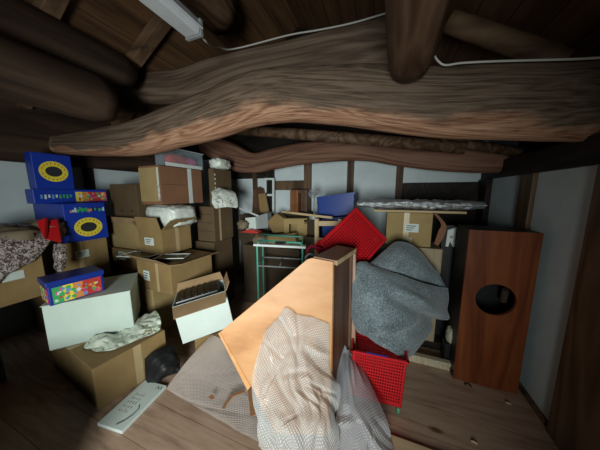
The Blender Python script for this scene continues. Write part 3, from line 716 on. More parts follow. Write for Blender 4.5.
# filling between C and B: white bag
wbag = lump('plastic_bag', (-2.10, 1.66, 1.052), (.22, .17, .112), M_bag, .10, 9, 5, n=40, power=.5); tag(wbag, 'flat white plastic bundle squeezed under the reddish strapped box', 'bag')
bb = Box('cardboard_box', 'large reddish brown box bound with white strap, under the clear tub', (160, 185), 1.285, 1.665, 137, 201, s_=2.1, mat=KRAFT[3], wmax=.5, dmax=.55)
MB().quadbox((-bb.a+.0, -.003, .03), (-.03, 0, bb.h-.02)).build('front_panel', KRAFT[1], bb.r)
MB().quadbox((0, bb.b*.62, 0), (.002, bb.b*.62+.05, bb.h)).build('strap', M_wplast, bb.r)
mb = MB(); mb.quadbox((-.028, -.006, .04), (-.005, -.003, bb.h-.02)); mb.build('torn_label', M_bagpat, bb.r)
MB().quadbox((0, .02, bb.h*.52), (.001, bb.b*.55, bb.h*.53)).build('seam', M_ink, bb.r)
# clear tub
tubx = Box('storage_tub', 'clear plastic tub of red and white items on the strapped box', (163, 158), 1.668, 1.84, 153, 203, s_=2.1, mat=M_clear, wmax=.3, dmax=.5, open_=True, t=.004)
MB().quadbox((-tubx.a-.01, -.01, tubx.h), (.01, tubx.b+.01, tubx.h+.012)).build('lid', clear('milky_lid', (.60, .66, .72), .6), tubx.r, bevel=.003)
MB().quadbox((.0, .02, .0), (.004, tubx.b-.02, .035)).build('lower_band', M_wplast, tubx.r)
pr = tubx.r.location
tag(lump('bagged_item', (pr.x-tubx.a*.5, pr.y+tubx.b*.40, 1.676), (tubx.a*.36, .13, .062), M_redp, .25, 8, 2), 'red crumpled packet inside the left part of the clear tub', 'packet')
tag(lump('bagged_item', (pr.x-tubx.a*.5, pr.y+tubx.b*.72, 1.676), (tubx.a*.33, .08, .055), M_pink, .25, 8, 3), 'pinkish packet inside the right part of the clear tub', 'packet')
# --- stack F at the back
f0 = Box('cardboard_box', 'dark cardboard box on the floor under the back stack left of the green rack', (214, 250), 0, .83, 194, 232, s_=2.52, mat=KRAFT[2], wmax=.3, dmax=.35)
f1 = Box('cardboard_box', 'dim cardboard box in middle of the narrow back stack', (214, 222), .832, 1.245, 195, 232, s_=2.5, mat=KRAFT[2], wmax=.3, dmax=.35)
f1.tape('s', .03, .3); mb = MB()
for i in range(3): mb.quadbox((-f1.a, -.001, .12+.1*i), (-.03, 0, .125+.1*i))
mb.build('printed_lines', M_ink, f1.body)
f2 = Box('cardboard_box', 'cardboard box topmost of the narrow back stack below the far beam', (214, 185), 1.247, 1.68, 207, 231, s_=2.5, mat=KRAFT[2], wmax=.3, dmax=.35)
for i in range(7): MB().quadbox((0, .012, .05+.05*i), (.001, .03, .075+.05*i)).build('print_mark', M_label, f2.body)
fl = f2.r.location
tag(lump('cloth_bundle', (fl.x-.02, fl.y+.15, 1.682), (.085, .13, .06), M_bag, .25, 8, 6), 'white crumpled bundle on the top box of the back stack', 'bundle')
rows = [[at(211, 191, 2.49), at(220, 188, 2.52), at(230, 190, 2.60)], [at(212, 196, 2.43), at(222, 193, 2.45), at(236, 194, 2.55)], [at(212, 203, 2.42), at(224, 203, 2.42), at(238, 205, 2.52)], [at(216, 209, 2.45), at(226, 207, 2.43), at(237, 208, 2.52)]]
tag(sheet('printed_cloth', rows, M_bagpat, 26, 22, .014, 20, .004, 3), 'pale printed cloth hanging on the side of the narrow back stack', 'cloth')

# --- open white box with black item
eb = Box('cardboard_box', 'white open box with brown inside flap, in front of the kraft boxes', (166, 303), .20, .53, 140, (237, 291), mat=M_white, wmax=.27, open_=True, dmax=.40)
eb.flap('s', .125, 106); eb.flap('b', .08, 30); eb.flap('l', .08, 40)
MB().quadbox((-eb.a+.008, .008, .01), (-.008, eb.b-.008, .2)).build('inner_lining', M_inner, eb.r)
el = eb.r.location; er = eb.r.rotation_euler.z
eb.r.location = onz(183, 344, .20); eb.r.rotation_euler = (math.radians(9), 0, er)
el = eb.r.location.copy()
lowb = thing('cardboard_box', 'brown cardboard box beneath the open white box', 'box', (el.x, el.y, 0), er)
MB().quadbox((-eb.a+.03, .08, 0), (-.05, eb.b-.02, .190)).build('box_body', KRAFT[0], lowb, bevel=.005)
bo = thing('black_case', 'flat black case lying in the open white box', 'case', tuple(Vector((el.x, el.y, .425))+Matrix.Rotation(er, 3, 'Z') @ Vector((-eb.a/2, eb.b/2-.06, .05))), er); bo.rotation_euler = (math.radians(9), 0, er)
mb = MB(); mb.quadbox((-eb.a*.40, -eb.b*.42, 0), (eb.a*.40, eb.b*.42, .10)); mb.build('case_body', M_blackp, bo, bevel=.012)
mb = MB()
for i in range(5): mb.quadbox((-eb.a*.33, -eb.b*.3+i*.05, .10), (eb.a*.33, -eb.b*.3+i*.05+.02, .106))
mb.build('ribbing', M_blackp, bo)
# black bag beside the low box
rows = [[at(146, 358, 1.62), at(156, 351, 1.64), at(164, 347, 1.70), at(172, 346, 1.74)], [at(145, 366, 1.60), at(158, 361, 1.60), at(170, 356, 1.66), at(178, 358, 1.70)],
        [at(147, 375, 1.59), at(160, 371, 1.57), at(172, 366, 1.62), at(180, 368, 1.66)], [at(148, 384, 1.60), at(158, 381, 1.60), at(170, 374, 1.62), at(178, 372, 1.66)]]
tag(sheet('black_bag', rows, M_black, 26, 22, .016, 16, .02, 3, ridge=.5, floor=.012), 'small black bag slumped on the floor beside the low cardboard box', 'bag')
# white flat package
P0, P1, P2 = onz(97, 423, .022), onz(120, 433, .022), onz(145, 380, .022)
dv_ = (P2-P0); ln = dv_.length; wd = (P1-P0).length
pk = thing('flat_package', 'thin white package with grey printing lying on the floor boards', 'package', (P0.x, P0.y, 0), math.atan2(dv_.y, dv_.x)-PI/2)
MB().quadbox((0, 0, .0), (wd, ln, .022)).build('package_body', M_white, pk, bevel=.002)
mb = MB(); rnd = random.Random(3)
for i in range(4):
    for j in range(5):
        x0 = .045+.02*i; y0 = .09+.028*j; mb.quadbox((x0, y0, .022), (x0+.006, y0+.018*rnd.uniform(.5, 1.1), .0226))
mb.build('printed_text', plain('grey_ink', (.25, .22, .23), .6), pk)
mb = MB(); mb.tube([(wd-.07, .02, .0235), (wd-.045, .05, .0235), (wd-.03, .09, .0235), (wd-.03, .13, .0235), (wd-.05, .15, .0235)], .0025, 6); mb.build('printed_line', M_ink, pk)
mb = MB()
for i in range(4):
    x0 = wd-.058+.012*i; sgn = 1 if i % 2 == 0 else -1
    mb.prism([(x0, ln-.03-.010*sgn, .0222), (x0+.004, ln-.03-.010*sgn, .0222), (x0+.016, ln-.03+.010*sgn, .0222), (x0+.012, ln-.03+.010*sgn, .0222)], (0, 0, .0006))
mb.build('logo_mark', M_ink, pk)

# ------------------------------------------------------------------ BACK CENTRE CLUTTER
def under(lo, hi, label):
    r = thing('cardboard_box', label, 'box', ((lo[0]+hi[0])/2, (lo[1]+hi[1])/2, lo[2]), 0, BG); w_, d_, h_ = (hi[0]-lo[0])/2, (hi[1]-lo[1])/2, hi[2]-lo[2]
    MB().quadbox((-w_, -d_, 0), (w_, d_, h_)).build('box_body', M_shadebox, r, bevel=.005); return r
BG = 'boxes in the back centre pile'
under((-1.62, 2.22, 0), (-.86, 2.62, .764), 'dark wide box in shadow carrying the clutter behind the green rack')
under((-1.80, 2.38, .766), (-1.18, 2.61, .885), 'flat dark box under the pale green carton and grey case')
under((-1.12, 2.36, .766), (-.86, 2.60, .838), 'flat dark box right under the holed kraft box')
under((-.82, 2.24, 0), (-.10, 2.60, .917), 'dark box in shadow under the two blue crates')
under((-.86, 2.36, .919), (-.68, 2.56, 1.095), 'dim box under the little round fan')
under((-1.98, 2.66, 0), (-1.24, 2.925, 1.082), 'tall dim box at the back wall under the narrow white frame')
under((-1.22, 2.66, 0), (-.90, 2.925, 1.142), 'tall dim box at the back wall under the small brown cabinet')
def pxbox(name, label, cat, corners, depth, mat, y, bevel=.004, rest=None, group=None):
    """board or carton whose front face has these picture corners on the plane Y=y"""
    pts = [ony(px, py, y) for px, py in corners]
    mb = MB(); mb.prism(pts, (0, depth, 0)); return tag(mb.build(name, mat, None, bevel=bevel), label, cat, group)
# white narrow frame with dark inside
fr_ = thing('narrow_frame', 'narrow white frame with two dark panes leaning upright against the back wall', 'frame', ony(269, 214, 2.86))
def loc(o, p): return Vector(p)-Vector(o.location)
def P(px, py, y, o): return loc(o, ony(px, py, y))
mb = MB()
for (xa, ya, xb, yb) in ((264.5, 178, 266.3, 214), (272.2, 178, 274, 214), (266.3, 178, 272.2, 180), (266.3, 194, 272.2, 196), (266.3, 212, 272.2, 214)):
    A = [P(xa, ya, 2.84, fr_), P(xb, ya, 2.84, fr_), P(xb, yb, 2.84, fr_), P(xa, yb, 2.84, fr_)]; mb.prism(A, (0, .02, 0))
mb.build('frame_border', M_wplast, fr_)
A = [P(265.5, 179, 2.855, fr_), P(273, 179, 2.855, fr_), P(273, 213, 2.855, fr_), P(265.5, 213, 2.855, fr_)]
MB().prism(A, (0, .01, 0)).build('dark_pane', M_black, fr_)
pxbox('cardboard_piece', 'small cardboard piece leaning left of the narrow white frame', 'cardboard', [(258, 194), (265, 193), (269, 213), (260, 213)], .03, KRAFT[0], 2.74)
pxbox('arched_board', 'dark brown arched board standing behind the small cardboard piece', 'board', [(253, 190), (258.5, 187), (264, 190), (265, 214), (252, 214)], .02, M_pined, 2.80)
pxbox('storage_carton', 'small pale green carton left among the clutter near the back wall', 'box', [(245, 218), (255, 217), (256, 229), (246, 231)], .10, M_white, 2.45)
pxbox('grey_case', 'grey low case beside the pale green carton', 'case', [(256, 216), (267, 213), (268, 228), (257, 229)], .12, M_grey, 2.48)
a, b_ = ony(240, 208.5, 2.50), ony(258.5, 216, 2.42)
tag(MB().tube([a, b_], .013, 8).build('white_stick', M_wplast, None), 'white stick lying slanted above the pale green carton', 'stick')
pxbox('cardboard_box', 'tilted small brown carton in the clutter left of the holed kraft box', 'box', [(267, 222), (276, 213), (286, 220), (284, 232), (273, 233)], .12, KRAFT[0], 2.42)
hb = thing('cardboard_box', 'kraft box with a square window hole, near the wooden slat', 'box', ony(295, 240, 2.36))
mb = MB()
for (xa, ya, xb, yb) in ((284, 219, 307, 224), (284, 224, 289, 236), (297, 224, 307, 240), (289, 234, 297, 236)):
    A = [P(xa, ya, 2.36, hb), P(xb, ya, 2.36, hb), P(xb, yb, 2.36, hb), P(xa, yb, 2.36, hb)]; mb.prism(A, (0, .01, 0))
A = [P(284, 219, 2.50, hb), P(307, 219, 2.50, hb), P(307, 238, 2.50, hb), P(284, 238, 2.50, hb)]; mb.prism(A, (0, .01, 0))
A = [P(284, 219, 2.37, hb), P(307, 219, 2.37, hb)]; B = [v_+Vector((0, .13, 0)) for v_ in A]; mb.prism([A[0], A[1], B[1], B[0]], (0, 0, .006))
mb.build('box_body', KRAFT[1], hb)
pxbox('kraft_board', 'flat pale cardboard slab lying below the holed kraft box', 'cardboard', [(267, 236), (295, 233), (296, 243), (268, 246)], .10, KRAFT[1], 2.25)
pxbox('red_book', 'dark red flat item at the left of the clutter', 'book', [(240, 232), (250, 229), (258, 232), (257, 237), (241, 238)], .10, M_redp, 2.38)
for (px, py, r_, m_, l_) in ((243, 222, .07, M_kbag, 'crumpled brownish bundle next to the pale green carton'), (262, 238, .10, M_kbag, 'dim paper bundle below the grey case')):
    q = ony(px, py+4, 2.40); tag(lump('paper_bundle', (q.x, q.y, q.z-r_*.6), (r_, r_*.8, r_*.8), m_, .3, 7, px), l_, 'bundle')
a, b_ = ony(283, 211.5, 2.30), ony(333, 217.5, 2.12)
d = (b_-a).normalized()
mb = MB(); n = d.cross(Vector((0, 0, 1))).normalized(); up = n.cross(d)
mb.prism([a-up*.012, b_-up*.012, b_+up*.012, a+up*.012], n*.03)
tag(mb.build('wooden_batten', M_lightwood, None, bevel=.003), 'pale wooden slat lying across the holed kraft box', 'slat')
# brown cabinet piece at back wall
cb = thing('small_cabinet', 'small reddish brown cabinet with a dark opening standing at the back wall', 'cabinet', ony(298, 212, 2.72))
A = [P(290, 190, 2.72, cb), P(298, 190, 2.72, cb), P(298, 212, 2.72, cb), P(290, 212, 2.72, cb)]; MB().prism(A, (0, .14, 0)).build('door', M_brownwood, cb, bevel=.003)
mb = MB()
A = [P(298, 190, 2.72, cb), P(307, 190, 2.72, cb), P(307, 193, 2.72, cb), P(298, 193, 2.72, cb)]; mb.prism(A, (0, .14, 0))
A = [P(305, 193, 2.72, cb), P(307, 193, 2.72, cb), P(307, 212, 2.72, cb), P(305, 212, 2.72, cb)]; mb.prism(A, (0, .14, 0))
A = [P(298, 193, 2.84, cb), P(305, 193, 2.84, cb), P(305, 212, 2.84, cb), P(298, 212, 2.84, cb)]; mb.prism(A, (0, .02, 0)); mb.build('carcass', M_pined, cb)
# small fan / round-head object
fn = thing('desk_fan', 'pale round-headed small fan on a thin stand left of the blue crate', 'fan', ony(314, 219, 2.42))
q = P(313.5, 193.5, 2.42, fn)
mb = MB()
for R_ in (.05, .035, .018): mb.tube([q+Vector((R_*math.cos(t*PI/10), -.02, R_*math.sin(t*PI/10))) for t in range(21)], .004, 6)
for i in range(10): an = i*PI/5; mb.tube([q+Vector((0, -.02, 0)), q+Vector((.05*math.cos(an), -.02, .05*math.sin(an)))], .0022, 5)
mb.build('fan_guard', M_grey, fn)
MB().tube([q+Vector((0, 0, -.0)), q+Vector((0, .05, 0))], .025, 12).build('motor', M_grey, fn)
MB().tube([q+Vector((0, .03, -.02)), P(314, 216, 2.44, fn)], .009, 8).build('stand', M_grey, fn)
MB().tube([P(314, 216, 2.44, fn), P(314, 219, 2.44, fn)], .06, 16).build('fan_base', M_grey, fn)
# blue crates
def crate(name, label, corners, y, depth, mat, rim=True, group=None):
    pts = [ony(px, py, y) for px, py in corners]; o_ = (pts[2]+pts[3])/2
    r = thing(name, label, 'crate', o_, 0, group); pts = [p_-o_ for p_ in pts]
    tl, tr, br, bl_ = pts; t = .008; mb = MB()
    mb.prism([tl, tr, br, bl_], (0, t, 0)); e = Vector((0, depth, 0))
    mb.prism([tl+e, tr+e, br+e, bl_+e], (0, t, 0)); mb.prism([tl, tl+e, bl_+e, bl_], (tr-tl).normalized()*t); mb.prism([tr, tr+e, br+e, br], (tl-tr).normalized()*t)
    mb.prism([bl_, br, br+e, bl_+e], (0, 0, t)); mb.build('crate_body', mat, r)
    if rim:
        mb = MB(); u = Vector((0, 0, .018)); f_ = Vector((0, -.012, 0))
        dwn = (bl_-tl).normalized()*.02
        mb.prism([tl+f_, tr+f_, tr+f_+dwn, tl+f_+dwn], (0, .012, 0)); mb.build('rim', mat, r)
        mb = MB()
        for k_ in (.3, .55, .8):
            A = tl.lerp(bl_, k_); B = tr.lerp(br, k_); mb.prism([A+f_*.4, B+f_*.4, B+f_*.4+dwn*.3, A+f_*.4+dwn*.3], (0, .006, 0))
        mb.build('rib', mat, r)
    return r
crate('plastic_crate', 'upper blue plastic crate near the back wall, left of the foil roll', [(317, 197), (355, 192), (354, 215), (318, 218)], 2.25, .28, M_bluep)
crate('plastic_crate', 'lower darker blue plastic crate beneath the other blue crate', [(321, 219), (355, 216), (354, 236), (322, 238)], 2.22, .30, M_bluep)
# pale wooden chair frame
ch = thing('wooden_chair_frame', 'pale wooden frame of a small chair between clutter and red basket', 'chair', ony(328, 262, 2.05))
for nm, (xa, ya, xb, yb) in (('upright', (314.5, 219, 318.5, 262)), ('upright', (338, 219, 341.5, 262)), ('top_rail', (318.5, 221, 338, 226)), ('rail', (318.5, 238, 338, 242))):
    A = [P(xa, ya, 2.05, ch), P(xb, ya, 2.05, ch), P(xb, yb, 2.05, ch), P(xa, yb, 2.05, ch)]; MB().prism(A, (0, .03, 0)).build(nm, M_lightwoodz if nm == 'upright' else M_lightwood, ch, bevel=.003)
for px in (316.5, 340):
    q = P(px, 262, 2.065, ch); MB().quadbox((q.x-.015, q.y-.015, -ch.location.z), (q.x+.015, q.y+.015, q.z)).build('leg', M_lightwoodz, ch)

# ------------------------------------------------------------------ GREEN RACK
gr = thing('wire_rack', 'green tubular frame rack with white top shelf, behind the pine cabinet', 'rack', (at(280, 265, 2.15).x, at(280, 265, 2.15).y, 0))
go = Vector(gr.location)
def G(px, py, s): return at(px, py, s)-go
l0, l1_, r1_, r0 = G(257, 246, 2.12), G(258.5, 240.5, 2.12), G(301, 243, 2.05), G(302.5, 248, 2.05)
lf = Vector((l0.x, l0.y, 0)); rf = Vector((r0.x, r0.y, 0))
MB().tube([lf, l0, l0.lerp(l1_, .6), l1_, r1_, r1_.lerp(r0, .4), r0, rf], .0095, 10).build('front_frame', M_tube, gr, smooth=True)
bk = Vector((-.10, .27, 0))
MB().tube([lf+bk, l0+bk, l1_+bk, r1_+bk, r0+bk, rf+bk], .0095, 10).build('back_frame', M_tube, gr, smooth=True)
def shelf_(dz, nm, mat):
    a = l0+Vector((0, 0, dz)); b_ = r0+Vector((0, 0, dz)); mb = MB()
    mb.tube([a, b_], .008, 8); mb.tube([a+bk, b_+bk], .008, 8); mb.tube([a, a+bk], .007, 8); mb.tube([b_, b_+bk], .007, 8); mb.tube([a.lerp(b_, .5), a.lerp(b_, .5)+bk], .006, 8)
    mb.build(nm, mat, gr, smooth=True)
a = l0+Vector((-.03, -.02, .0)); b_ = r0+Vector((.04, -.02, .0))
MB().prism([a, b_, b_+Vector((0, 0, .022)), a+Vector((0, 0, .022))], (bk*.25)).build('top_shelf', M_wplast, gr, bevel=.003)
shelf_(-.20, 'lower_shelf', M_grey)
q = G(281, 242.5, 2.05); MB().quadbox((q.x-.05, q.y-.03, q.z-.01), (q.x+.05, q.y+.0, q.z+.008)).build('handle', M_blackp, gr, bevel=.003)
q = at(283, 294, 1.95); tag(lump('plastic_bag', (q.x, q.y, q.z-.05), (.07, .06, .055), M_bag, .3, 8, 4), 'small crumpled pale bag behind the sloping pine board edge', 'bag')
st_ = thing('box_stool', 'dark low stand hidden in shadow beneath the small pale bag', 'stand', (q.x, q.y, 0))
MB().quadbox((-.09, -.07, 0), (.09, .10, q.z-.055)).build('stand_body', KRAFT[2], st_, bevel=.004)
# dark red tubular chair frame
rt = thing('red_tube_stool', 'dark red and grey bent tube frame behind the top of the pine cabinet', 'stool', (at(320, 255, 1.8).x, at(320, 255, 1.8).y, 0))
go = Vector(rt.location)
a = [G(306, 262, 1.72), G(308, 250, 1.74), G(311, 246, 1.75), G(330, 251, 1.80), G(338, 258, 1.8)]
a0 = Vector((a[0].x, a[0].y, 0)); a9 = Vector((a[-1].x, a[-1].y, 0))
MB().tube([a0]+a+[a9], .012, 10).build('red_frame', M_redd, rt, smooth=True)
a = [G(304, 268, 1.66), G(306, 257, 1.67), G(309, 254, 1.68), G(322, 257, 1.75)]
MB().tube([Vector((a[0].x, a[0].y, 0))]+a+[Vector((a[-1].x, a[-1].y, 0))], .010, 10).build('grey_frame', M_grey, rt, smooth=True)

# ------------------------------------------------------------------ PERFORATED BASKETS
def perf(mb, o_, U, V, nu, nv, t, hole=.55, border=1, solid_rows=()):
    """perforated plate spanned by vectors U,V from corner o_, thickness vector t"""
    du, dv_ = U/nu, V/nv
    for i in range(nu):
        for j in range(nv):
            c = o_+du*i+dv_*j
            if i < border or j < border or i >= nu-border or j >= nv-border or j in solid_rows:
                mb.prism([c, c+du, c+du+dv_, c+dv_], t)
            else:
                m = (1-hole)
                mb.prism([c, c+du, c+du+dv_*m, c+dv_*m], t); mb.prism([c+dv_*m, c+du*m+dv_*m, c+du*m+dv_, c+dv_], t)
def basket(name, label, o_, U, V, W, nu, nv, nw, openside='top', group=None):
    """o_ corner, U width, V height, W depth (away)"""
    r = thing(name, label, 'basket', o_, 0, group); z = Vector((0, 0, 0)); t = .004
    n = W.normalized()*t; mb = MB(); perf(mb, z, U, V, nu, nv, n); mb.build('front_side', M_red, r)
    mb = MB(); perf(mb, W, U, V, nu, nv, n); mb.build('back_side', M_red, r)
    mb = MB(); perf(mb, z, W, V, nw, nv, U.normalized()*t); mb.build('left_side', M_red, r)
    mb = MB(); perf(mb, U, W, V, nw, nv, -U.normalized()*t); mb.build('right_side', M_red, r)
    mb = MB(); perf(mb, z, U, W, nu, nw, V.normalized()*t); mb.build('bottom', M_red, r)
    mb = MB(); e = V; k_ = V.normalized()*.014; w_ = W.normalized()*.012; u_ = U.normalized()*.012
    mb.prism([e-w_-u_, e+U-w_+u_, e+U+u_+w_*.3, e-u_+w_*.3], -k_); mb.prism([e+W+w_-u_, e+U+W+w_+u_, e+U+W+u_-w_*.3, e+W-u_-w_*.3], -k_)
    mb.prism([e-u_-w_, e+W-u_+w_, e+W+u_*.3+w_, e+u_*.3-w_], -k_); mb.prism([e+U+u_-w_, e+U+W+u_+w_, e+U+W-u_*.3+w_, e+U-u_*.3-w_], -k_); mb.build('rim', M_red, r)
    return r
# upright crate under the blanket
cz = .05
A = onz(401, 411, .03); B = onz(349, 397, .03)
A.z = B.z = cz; U = Vector((A.x-B.x, A.y-B.y, 0)); W = Vector((-U.y, U.x, 0)).normalized()*.28
rc = basket('laundry_basket', 'red perforated plastic basket on the floor under the grey blanket', B, U, Vector((.012, 0, .34)), W, 22, 16, 14)
for (u_, w_) in ((.05, .05), (.95, .05), (.05, .9), (.95, .9)):
    q = U*u_+W*w_; MB().tube([q+Vector((-.008, 0, -.026)), q+Vector((.008, 0, -.026))], .026, 14).build('caster', M_caster, rc)
mb = MB(); mb.prism([U*.30+Vector((0, -.008, .325)), U*.70+Vector((0, -.008, .325)), U*.70+Vector((0, -.008, .345)), U*.30+Vector((0, -.008, .345))], (0, .006, 0)); mb.build('blue_strip', M_bluelid, rc)
# tilted basket above
c0 = at(356, 207, 1.85); c1 = at(386, 238, 1.80); c2 = at(328, 237, 1.70)
U = (c1-c0); V = (c2-c0); n = U.cross(V).normalized()
if n.y < 0: n = -n
V2 = (V-U*(V.dot(U)/U.length_squared)*.6)
basket('laundry_basket', 'red perforated plastic basket tilted on its corner above the grey blanket', c0, U*1.04, V2*1.22, n*.16, 18, 20, 6)

# ------------------------------------------------------------------ RIGHT BACK STACK
s0 = Box('cardboard_box', 'ribbed tan carton standing on the floor behind the grey blanket', (440, 280), .075, .93, 386, 446, s_=1.86, yaw=0, mat=M_corr, wmax=.5, dmax=.30)
s1 = Box('cardboard_box', 'tan cardboard box with a white label just under the foil roll', (432, 230), .932, 1.228, 386, 436, s_=1.86, yaw=0, mat=KRAFT[1], wmax=.5, dmax=.30)
s1.on('f', .42, .42, .11, .075, 'label'); s1.tape('f', .045, .55)
s1.on('f', .46, .06, .05, .06, 'print_mark', [plain('worn_print', (.55, .45, .30), .6)], False)
base3 = thing('floor_pallet', 'low dark pallet box beneath the ribbed tan carton', 'pallet', (s0.r.location.x, s0.r.location.y, 0))
MB().quadbox((-s0.a, .01, 0), (.14, s0.b, .073)).build('pallet_body', M_dark, base3, bevel=.004)
A = onz(408, 360, .0); B = onz(456, 373, 0)
tag(MB().quadbox((A.x-.02, B.y+.0, 0), (B.x-.01, B.y+.05, .065)).build('speckled_plank', M_chip, None, bevel=.006), 'speckled beige plank on the floor left of the speaker cabinet', 'plank')
# plank under the foil and foil roll
q = s1.r.location
A = ony(374, 209, q.y+.05); B = ony(466, 209, q.y+.05)
tag(MB().quadbox((A.x, q.y+.02, 1.229), (B.x, q.y+.20, 1.247)).build('wooden_plank', M_lightwood, None, bevel=.002), 'thin wooden plank lying under the foil wrapped roll', 'plank')
A = ony(357, 204, q.y+.04); B = ony(487, 204, q.y+.04)
rows = []
for j in range(9):
    an = 2*PI*j/8; row = []
    for i in range(9):
        x = A.x+(B.x-A.x)*i/8; f_ = .75 if i in (0, 8) else 1
        row.append(Vector((x, q.y+.11+.10*math.cos(an)*f_, 1.298+.044*math.sin(an)*f_)))
    rows.append(row)
tag(sheet('foil_roll', rows, M_foil, 90, 33, .012, 20, 0, 3, ridge=.6, floor=1.249), 'long flat roll wrapped in crinkled silver plastic on top of the tan box', 'roll')
# dark upright board with white hinge plate, kraft strip, beige roll
db = thing('dark_panel', 'black upright panel with a small white latch, left of the speaker cabinet', 'panel', (.62, 2.22, 0))
MB().quadbox((-.12, 0, 0), (.26, .03, 1.12)).build('panel_body', M_black, db)
q = ony(450.5, 247, 2.20); q2 = ony(450.5, 227, 2.20); cx = q.x-.62
mb = MB(); mb.prism([(cx-.035, -.012, q.z), (cx-.035+.02, -.012, q.z-.0), (cx-.005, -.012, q.z+.05), (cx+.02, -.012, q.z), (cx+.035, -.012, q.z), (cx+.035, -.012, q2.z), (cx-.03, -.012, q2.z-.03)], (0, .012, 0)); mb.build('latch', M_wplast, db)
MB().tube([(cx, -.016, (q.z+q2.z)/2), (cx, -.012, (q.z+q2.z)/2)], .012, 14).build('latch_screw', M_grey, db)
rows = [[ony(433, 213, 2.12), ony(436, 213, 2.12)], [ony(441, 224, 2.10), ony(446, 225, 2.10)], [ony(438, 232, 2.10), ony(444, 236, 2.10)], [ony(434, 244, 2.12), ony(438, 246, 2.12)]]
tag(sheet('torn_card_strip', rows, KRAFT[3], 10, 24, .006, 20, .006, 2), 'torn brown strip hanging beside the tan box under the foil', 'strip')
q = onz(452, 352, .066); q = ony(452, 340, 1.95)
tag(lump('cloth_roll', (q.x-.0, q.y, q.z-.02), (.045, .05, .065), mottled('beige_cloth', (.36, .33, .25), (.50, .46, .36), 25, .9, .3), .18, 9, 3), 'small beige crumpled roll beside the left edge of the speaker cabinet', 'roll')
sb = thing('floor_block', 'dark block on the floor below the small beige roll', 'block', (q.x, q.y, 0)); MB().quadbox((-.05, -.03, 0), (.06, .06, q.z-.021)).build('block_body', M_black, sb)

# ------------------------------------------------------------------ SPEAKER CABINET
SX0, SX1, SY, SZ = .563, .945, 1.79, 1.15
sp = thing('speaker_cabinet', 'tall reddish wooden speaker cabinet with a round empty hole, by the right wall', 'cabinet', ((SX0+SX1)/2, SY, 0))
w2 = (SX1-SX0)/2
hc = ony(495.5, 300, SY); hx, hz = hc.x-(SX0+SX1)/2, hc.z; hr = .113
mb = MB(); n = 48
sq = []
for i in range(n):
    an = 2*PI*i/n; c_, s_ = math.cos(an), math.sin(an)
    # project outward to the rectangle
    tx = ((w2-hx) if c_ > 0 else (w2+hx))/max(abs(c_), 1e-6); tz = ((SZ-hz) if s_ > 0 else hz)/max(abs(s_), 1e-6); t_ = min(tx, tz)
    sq.append((hx+c_*t_, hz+s_*t_))
corners = [(w2, SZ), (-w2, SZ), (-w2, 0), (w2, 0)]
for cx_, cz_ in corners:
    i = min(range(n), key=lambda k_: (sq[k_][0]-cx_)**2+(sq[k_][1]-cz_)**2); sq[i] = (cx_, cz_)
for y_, rev in ((0, False), (.022, True)):
    b0_ = len(mb.v); mb.v += [(x, y_, z) for x, z in sq]+[(hx+hr*math.cos(2*PI*i/n), y_, hz+hr*math.sin(2*PI*i/n)) for i in range(n)]
    for i in range(n):
        j = (i+1) % n; mb.f.append([b0_+i, b0_+j, b0_+n+j, b0_+n+i]); mb.mi.append(0)
for i in range(n):
    j = (i+1) % n; mb.f.append([i, j, 2*n+j, 2*n+i]); mb.mi.append(0); mb.f.append([n+i, n+j, 3*n+j, 3*n+i]); mb.mi.append(0)
mb.build('baffle', M_spk, sp)
mb = MB(); D_ = .26; t = .018
mb.quadbox((-w2, .022, 0), (-w2+t, D_, SZ)); mb.quadbox((w2-t, .022, 0), (w2, D_, SZ)); mb.quadbox((-w2+t, .022, 0), (w2-t, D_, t)); mb.quadbox((-w2+t, .022, SZ-t), (w2-t, D_, SZ)); mb.quadbox((-w2, D_, 0), (w2, D_+.012, SZ))
mb.build('cabinet_shell', M_black, sp)
q = ony(507, 291, SY+.10); MB().tube([(q.x-(SX0+SX1)/2, .12, q.z), (q.x-(SX0+SX1)/2+.01, .15, q.z-.10)], .02, 10).build('inner_strut', M_shadebox, sp)
MB().quadbox((-w2-.012, -.0, .02), (-w2, .03, .05)).build('foot', M_black, sp)

# ------------------------------------------------------------------ BLANKET
def S(px, py, s): return at(px, py, s)
